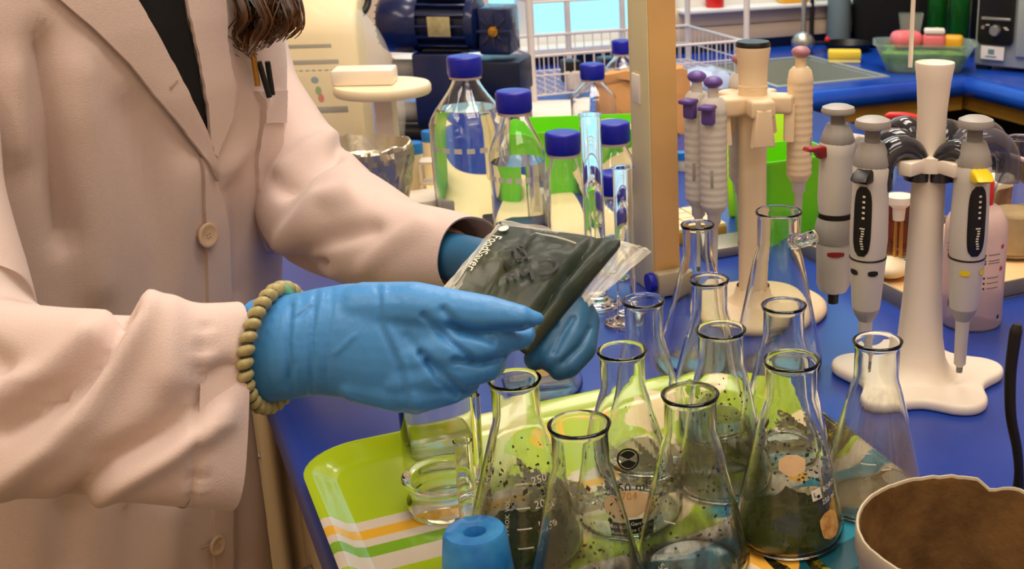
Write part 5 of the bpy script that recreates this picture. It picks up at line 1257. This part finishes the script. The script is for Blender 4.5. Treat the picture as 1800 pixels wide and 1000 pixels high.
# ------------------------------------------------------------------ the herb bag held between the hands
A_, B_, Cc, D_ = D(880, 395, .930), D(1098, 428, .915), D(926, 630, .835), D(788, 512, .836)
bag = thing('herb_bag', 'clear vacuum bag of dark green herb held in both gloves', 'bag', Cc)
NX, NY = 30, 30
def bagpt(s, t, side, full):
    """s along the top edge, t down towards the near glove"""
    top = A_.lerp(B_, s); bot = D_.lerp(Cc, s); p = top.lerp(bot, t)
    nrm = (B_ - A_).cross(D_ - A_).normalized()
    if nrm.dot(Vector((0, 0, CAMZ)) - p) < 0: nrm = -nrm
    bulge = (max(0, sin(pi * s)) ** .5) * (max(0, sin(pi * t)) ** .5)
    w = .0035 * noise.noise(Vector((s * 4, t * 4, 3 if side > 0 else 8))) + .0016 * noise.noise(Vector((s * 12, t * 12, 5)))
    ridge = (-.0075 * exp(-((s - .80 - .08 * t) / .035) ** 2) + .004 * exp(-((s - .90 - .04 * t) / .05) ** 2) - .003 * exp(-((s - .30 - .12 * t) / .03) ** 2)) * (1 if side > 0 else 0) * bulge
    return p + nrm * (side * .0080 * bulge + .9 * w * bulge + ridge) + nrm * (.004 * s * s if side > 0 else 0)
def bagmesh(s0, s1, t0, t1, off, nx, ny):
    mb = MB(); F_ = []; B2_ = []
    for j in range(ny + 1):
        F_.append([bagpt(lerp(s0, s1, i / nx), lerp(t0, t1, j / ny), 1, True) for i in range(nx + 1)]); B2_.append([bagpt(lerp(s0, s1, i / nx), lerp(t0, t1, j / ny), -1, True) for i in range(nx + 1)])
    mb.grid(F_); o = len(mb.v); mb.grid(B2_); n1 = nx + 1
    ring = [i for i in range(n1)] + [j * n1 + nx for j in range(1, ny + 1)] + [ny * n1 + i for i in range(nx - 1, -1, -1)] + [j * n1 for j in range(ny - 1, 0, -1)]
    for a, b in zip(ring, ring[1:] + ring[:1]): mb.f.append((a, b, o + b, o + a))
    return mb
part('herb_fill', bagmesh(.02, .98, .02, .985, 0, 36, 36), 'cured', bag, label='dark green herb inside', sharp=60, origin=Cc)
def nrm_bag(): 
    n = (B_ - A_).cross(D_ - A_).normalized(); return n if n.dot(Vector((0, 0, CAMZ)) - A_) > 0 else -n
NB_ = nrm_bag()
def quadfilm(P, n=14, amp=.003, seed=0):
    rows = []
    for j in range(n + 1):
        l, r = P[0].lerp(P[3], j / n), P[1].lerp(P[2], j / n); rows.append([l.lerp(r, i / n) + NB_ * (amp * noise.noise(Vector((i * .4, j * .4, seed)))) for i in range(n + 1)])
    return MB().grid(rows)
M['bag_film'] = mat('bag_film', (0.06, 0.07, 0.05, 1), 0.16, alpha=0.14, bump=0.25, bscale=40)
M['bag_edge'] = mat('bag_edge_film', (0.78, 0.76, 0.66, 1), 0.2, alpha=0.50, bump=0.3, bscale=60)
film = MB(); up_ = NB_ * .0015
rows = [[bagpt(i / 30, j / 30, 1, True) + up_ for i in range(31)] for j in range(31)]
film.grid(rows); part('front_film', film, 'bag_gloss' if 'bag_gloss' in M else 'bag_film', bag, label='clear glossy front film', sharp=60, origin=Cc)
part('sealed_edge', quadfilm([D(876, 392, .932), D(884, 398, .929), D(800, 516, .834), D(776, 508, .836)], seed=2), 'bag_edge', bag, label='pale sealed edge', sharp=60, origin=Cc)
part('sealed_edge', quadfilm([D(880, 386, .934), D(1140, 434, .918), D(1092, 436, .915), D(884, 402, .929)], seed=4), 'bag_edge', bag, label='pale sealed edge', sharp=60, origin=Cc)
part('open_end', quadfilm([D(1090, 424, .917), D(1146, 440, .922), D(1010, 560, .872), D(985, 566, .866)], seed=6, amp=.0022), 'bag_edge', bag, label='clear empty end of the bag', sharp=60, origin=Cc)
def bagtext(x, y, s, t, ang, off=.0030):
    """writing lies on the front film; s, t centre; size in metres"""
    ex = (B_ - A_); lx = ex.length; ey = (D_ - A_); ly = ey.length
    X, Y = x * cos(ang) - y * sin(ang), x * sin(ang) + y * cos(ang)
    return bagpt(s + X / lx, t - Y / ly, 1, True) + NB_ * off
tm = MB(); text_map(tm, 'FoodSaver', .0125, lambda x, y: bagtext(x, y, .085, .50, radians(-90)), 'CENTER')
tm.add([bagtext(.004 * cos(a), .0055 * sin(a), .085, .14, 0) for a in [2 * pi * i / 10 for i in range(10)]], [tuple(range(10))])
part('brand_print', tm, 'print_white', bag, sharp=None, origin=Cc)
tm = MB(); gridpatch(tm, lambda x, y: bagtext(x, y, .52, .165, radians(-2)), .040, .0016, 8, 1); text_map(tm, 'Food', .007, lambda x, y: bagtext(x, y, .46, .11, 0), 'CENTER'); part('small_print', tm, 'panel_grey', bag, sharp=None, origin=Cc)
tm = MB()
def stroke(pts, w=.0014):
    L, Rr = [], []
    for i, p in enumerate(pts):
        a, b = pts[max(0, i - 1)], pts[min(len(pts) - 1, i + 1)]; dx, dy = b[0] - a[0], b[1] - a[1]; n = sqrt(dx * dx + dy * dy) or 1
        L.append((p[0] - dy / n * w, p[1] + dx / n * w)); Rr.append((p[0] + dy / n * w, p[1] - dx / n * w))
    return L, Rr
def ink(pts, s, t, ang, w=.0014):
    L, Rr = stroke(pts, w); f = lambda q: bagtext(q[0], q[1], s, t, ang, .0034)
    tm.grid([[f(q) for q in L], [f(q) for q in Rr]])
aa = radians(-128)
ink([(.009 * cos(x) + 0, .008 * sin(x)) for x in [radians(50 + 13 * i) for i in range(20)]], .66, .46, aa, .0015); ink([(.013, .010), (.012, -.007), (.015, .001), (.019, .001), (.020, -.007)], .66, .46, aa)
ink([(.025, .002), (.025, -.006), (.030, -.006), (.031, .002), (.032, -.007)], .66, .46, aa)
ink([(-.006, .010), (.006, .010)], .37, .40, aa); ink([(-.009, -.008), (.010, -.008)], .37, .40, aa); ink([(-.003, .010), (-.004, -.008)], .37, .40, aa); ink([(.003, .010), (.003, -.008)], .37, .40, aa); ink([(.010, .010), (.016, .006), (.016, .012)], .37, .40, aa)
part('handwriting', tm, 'print_black', bag, label='black marker writing', sharp=None, origin=Cc)
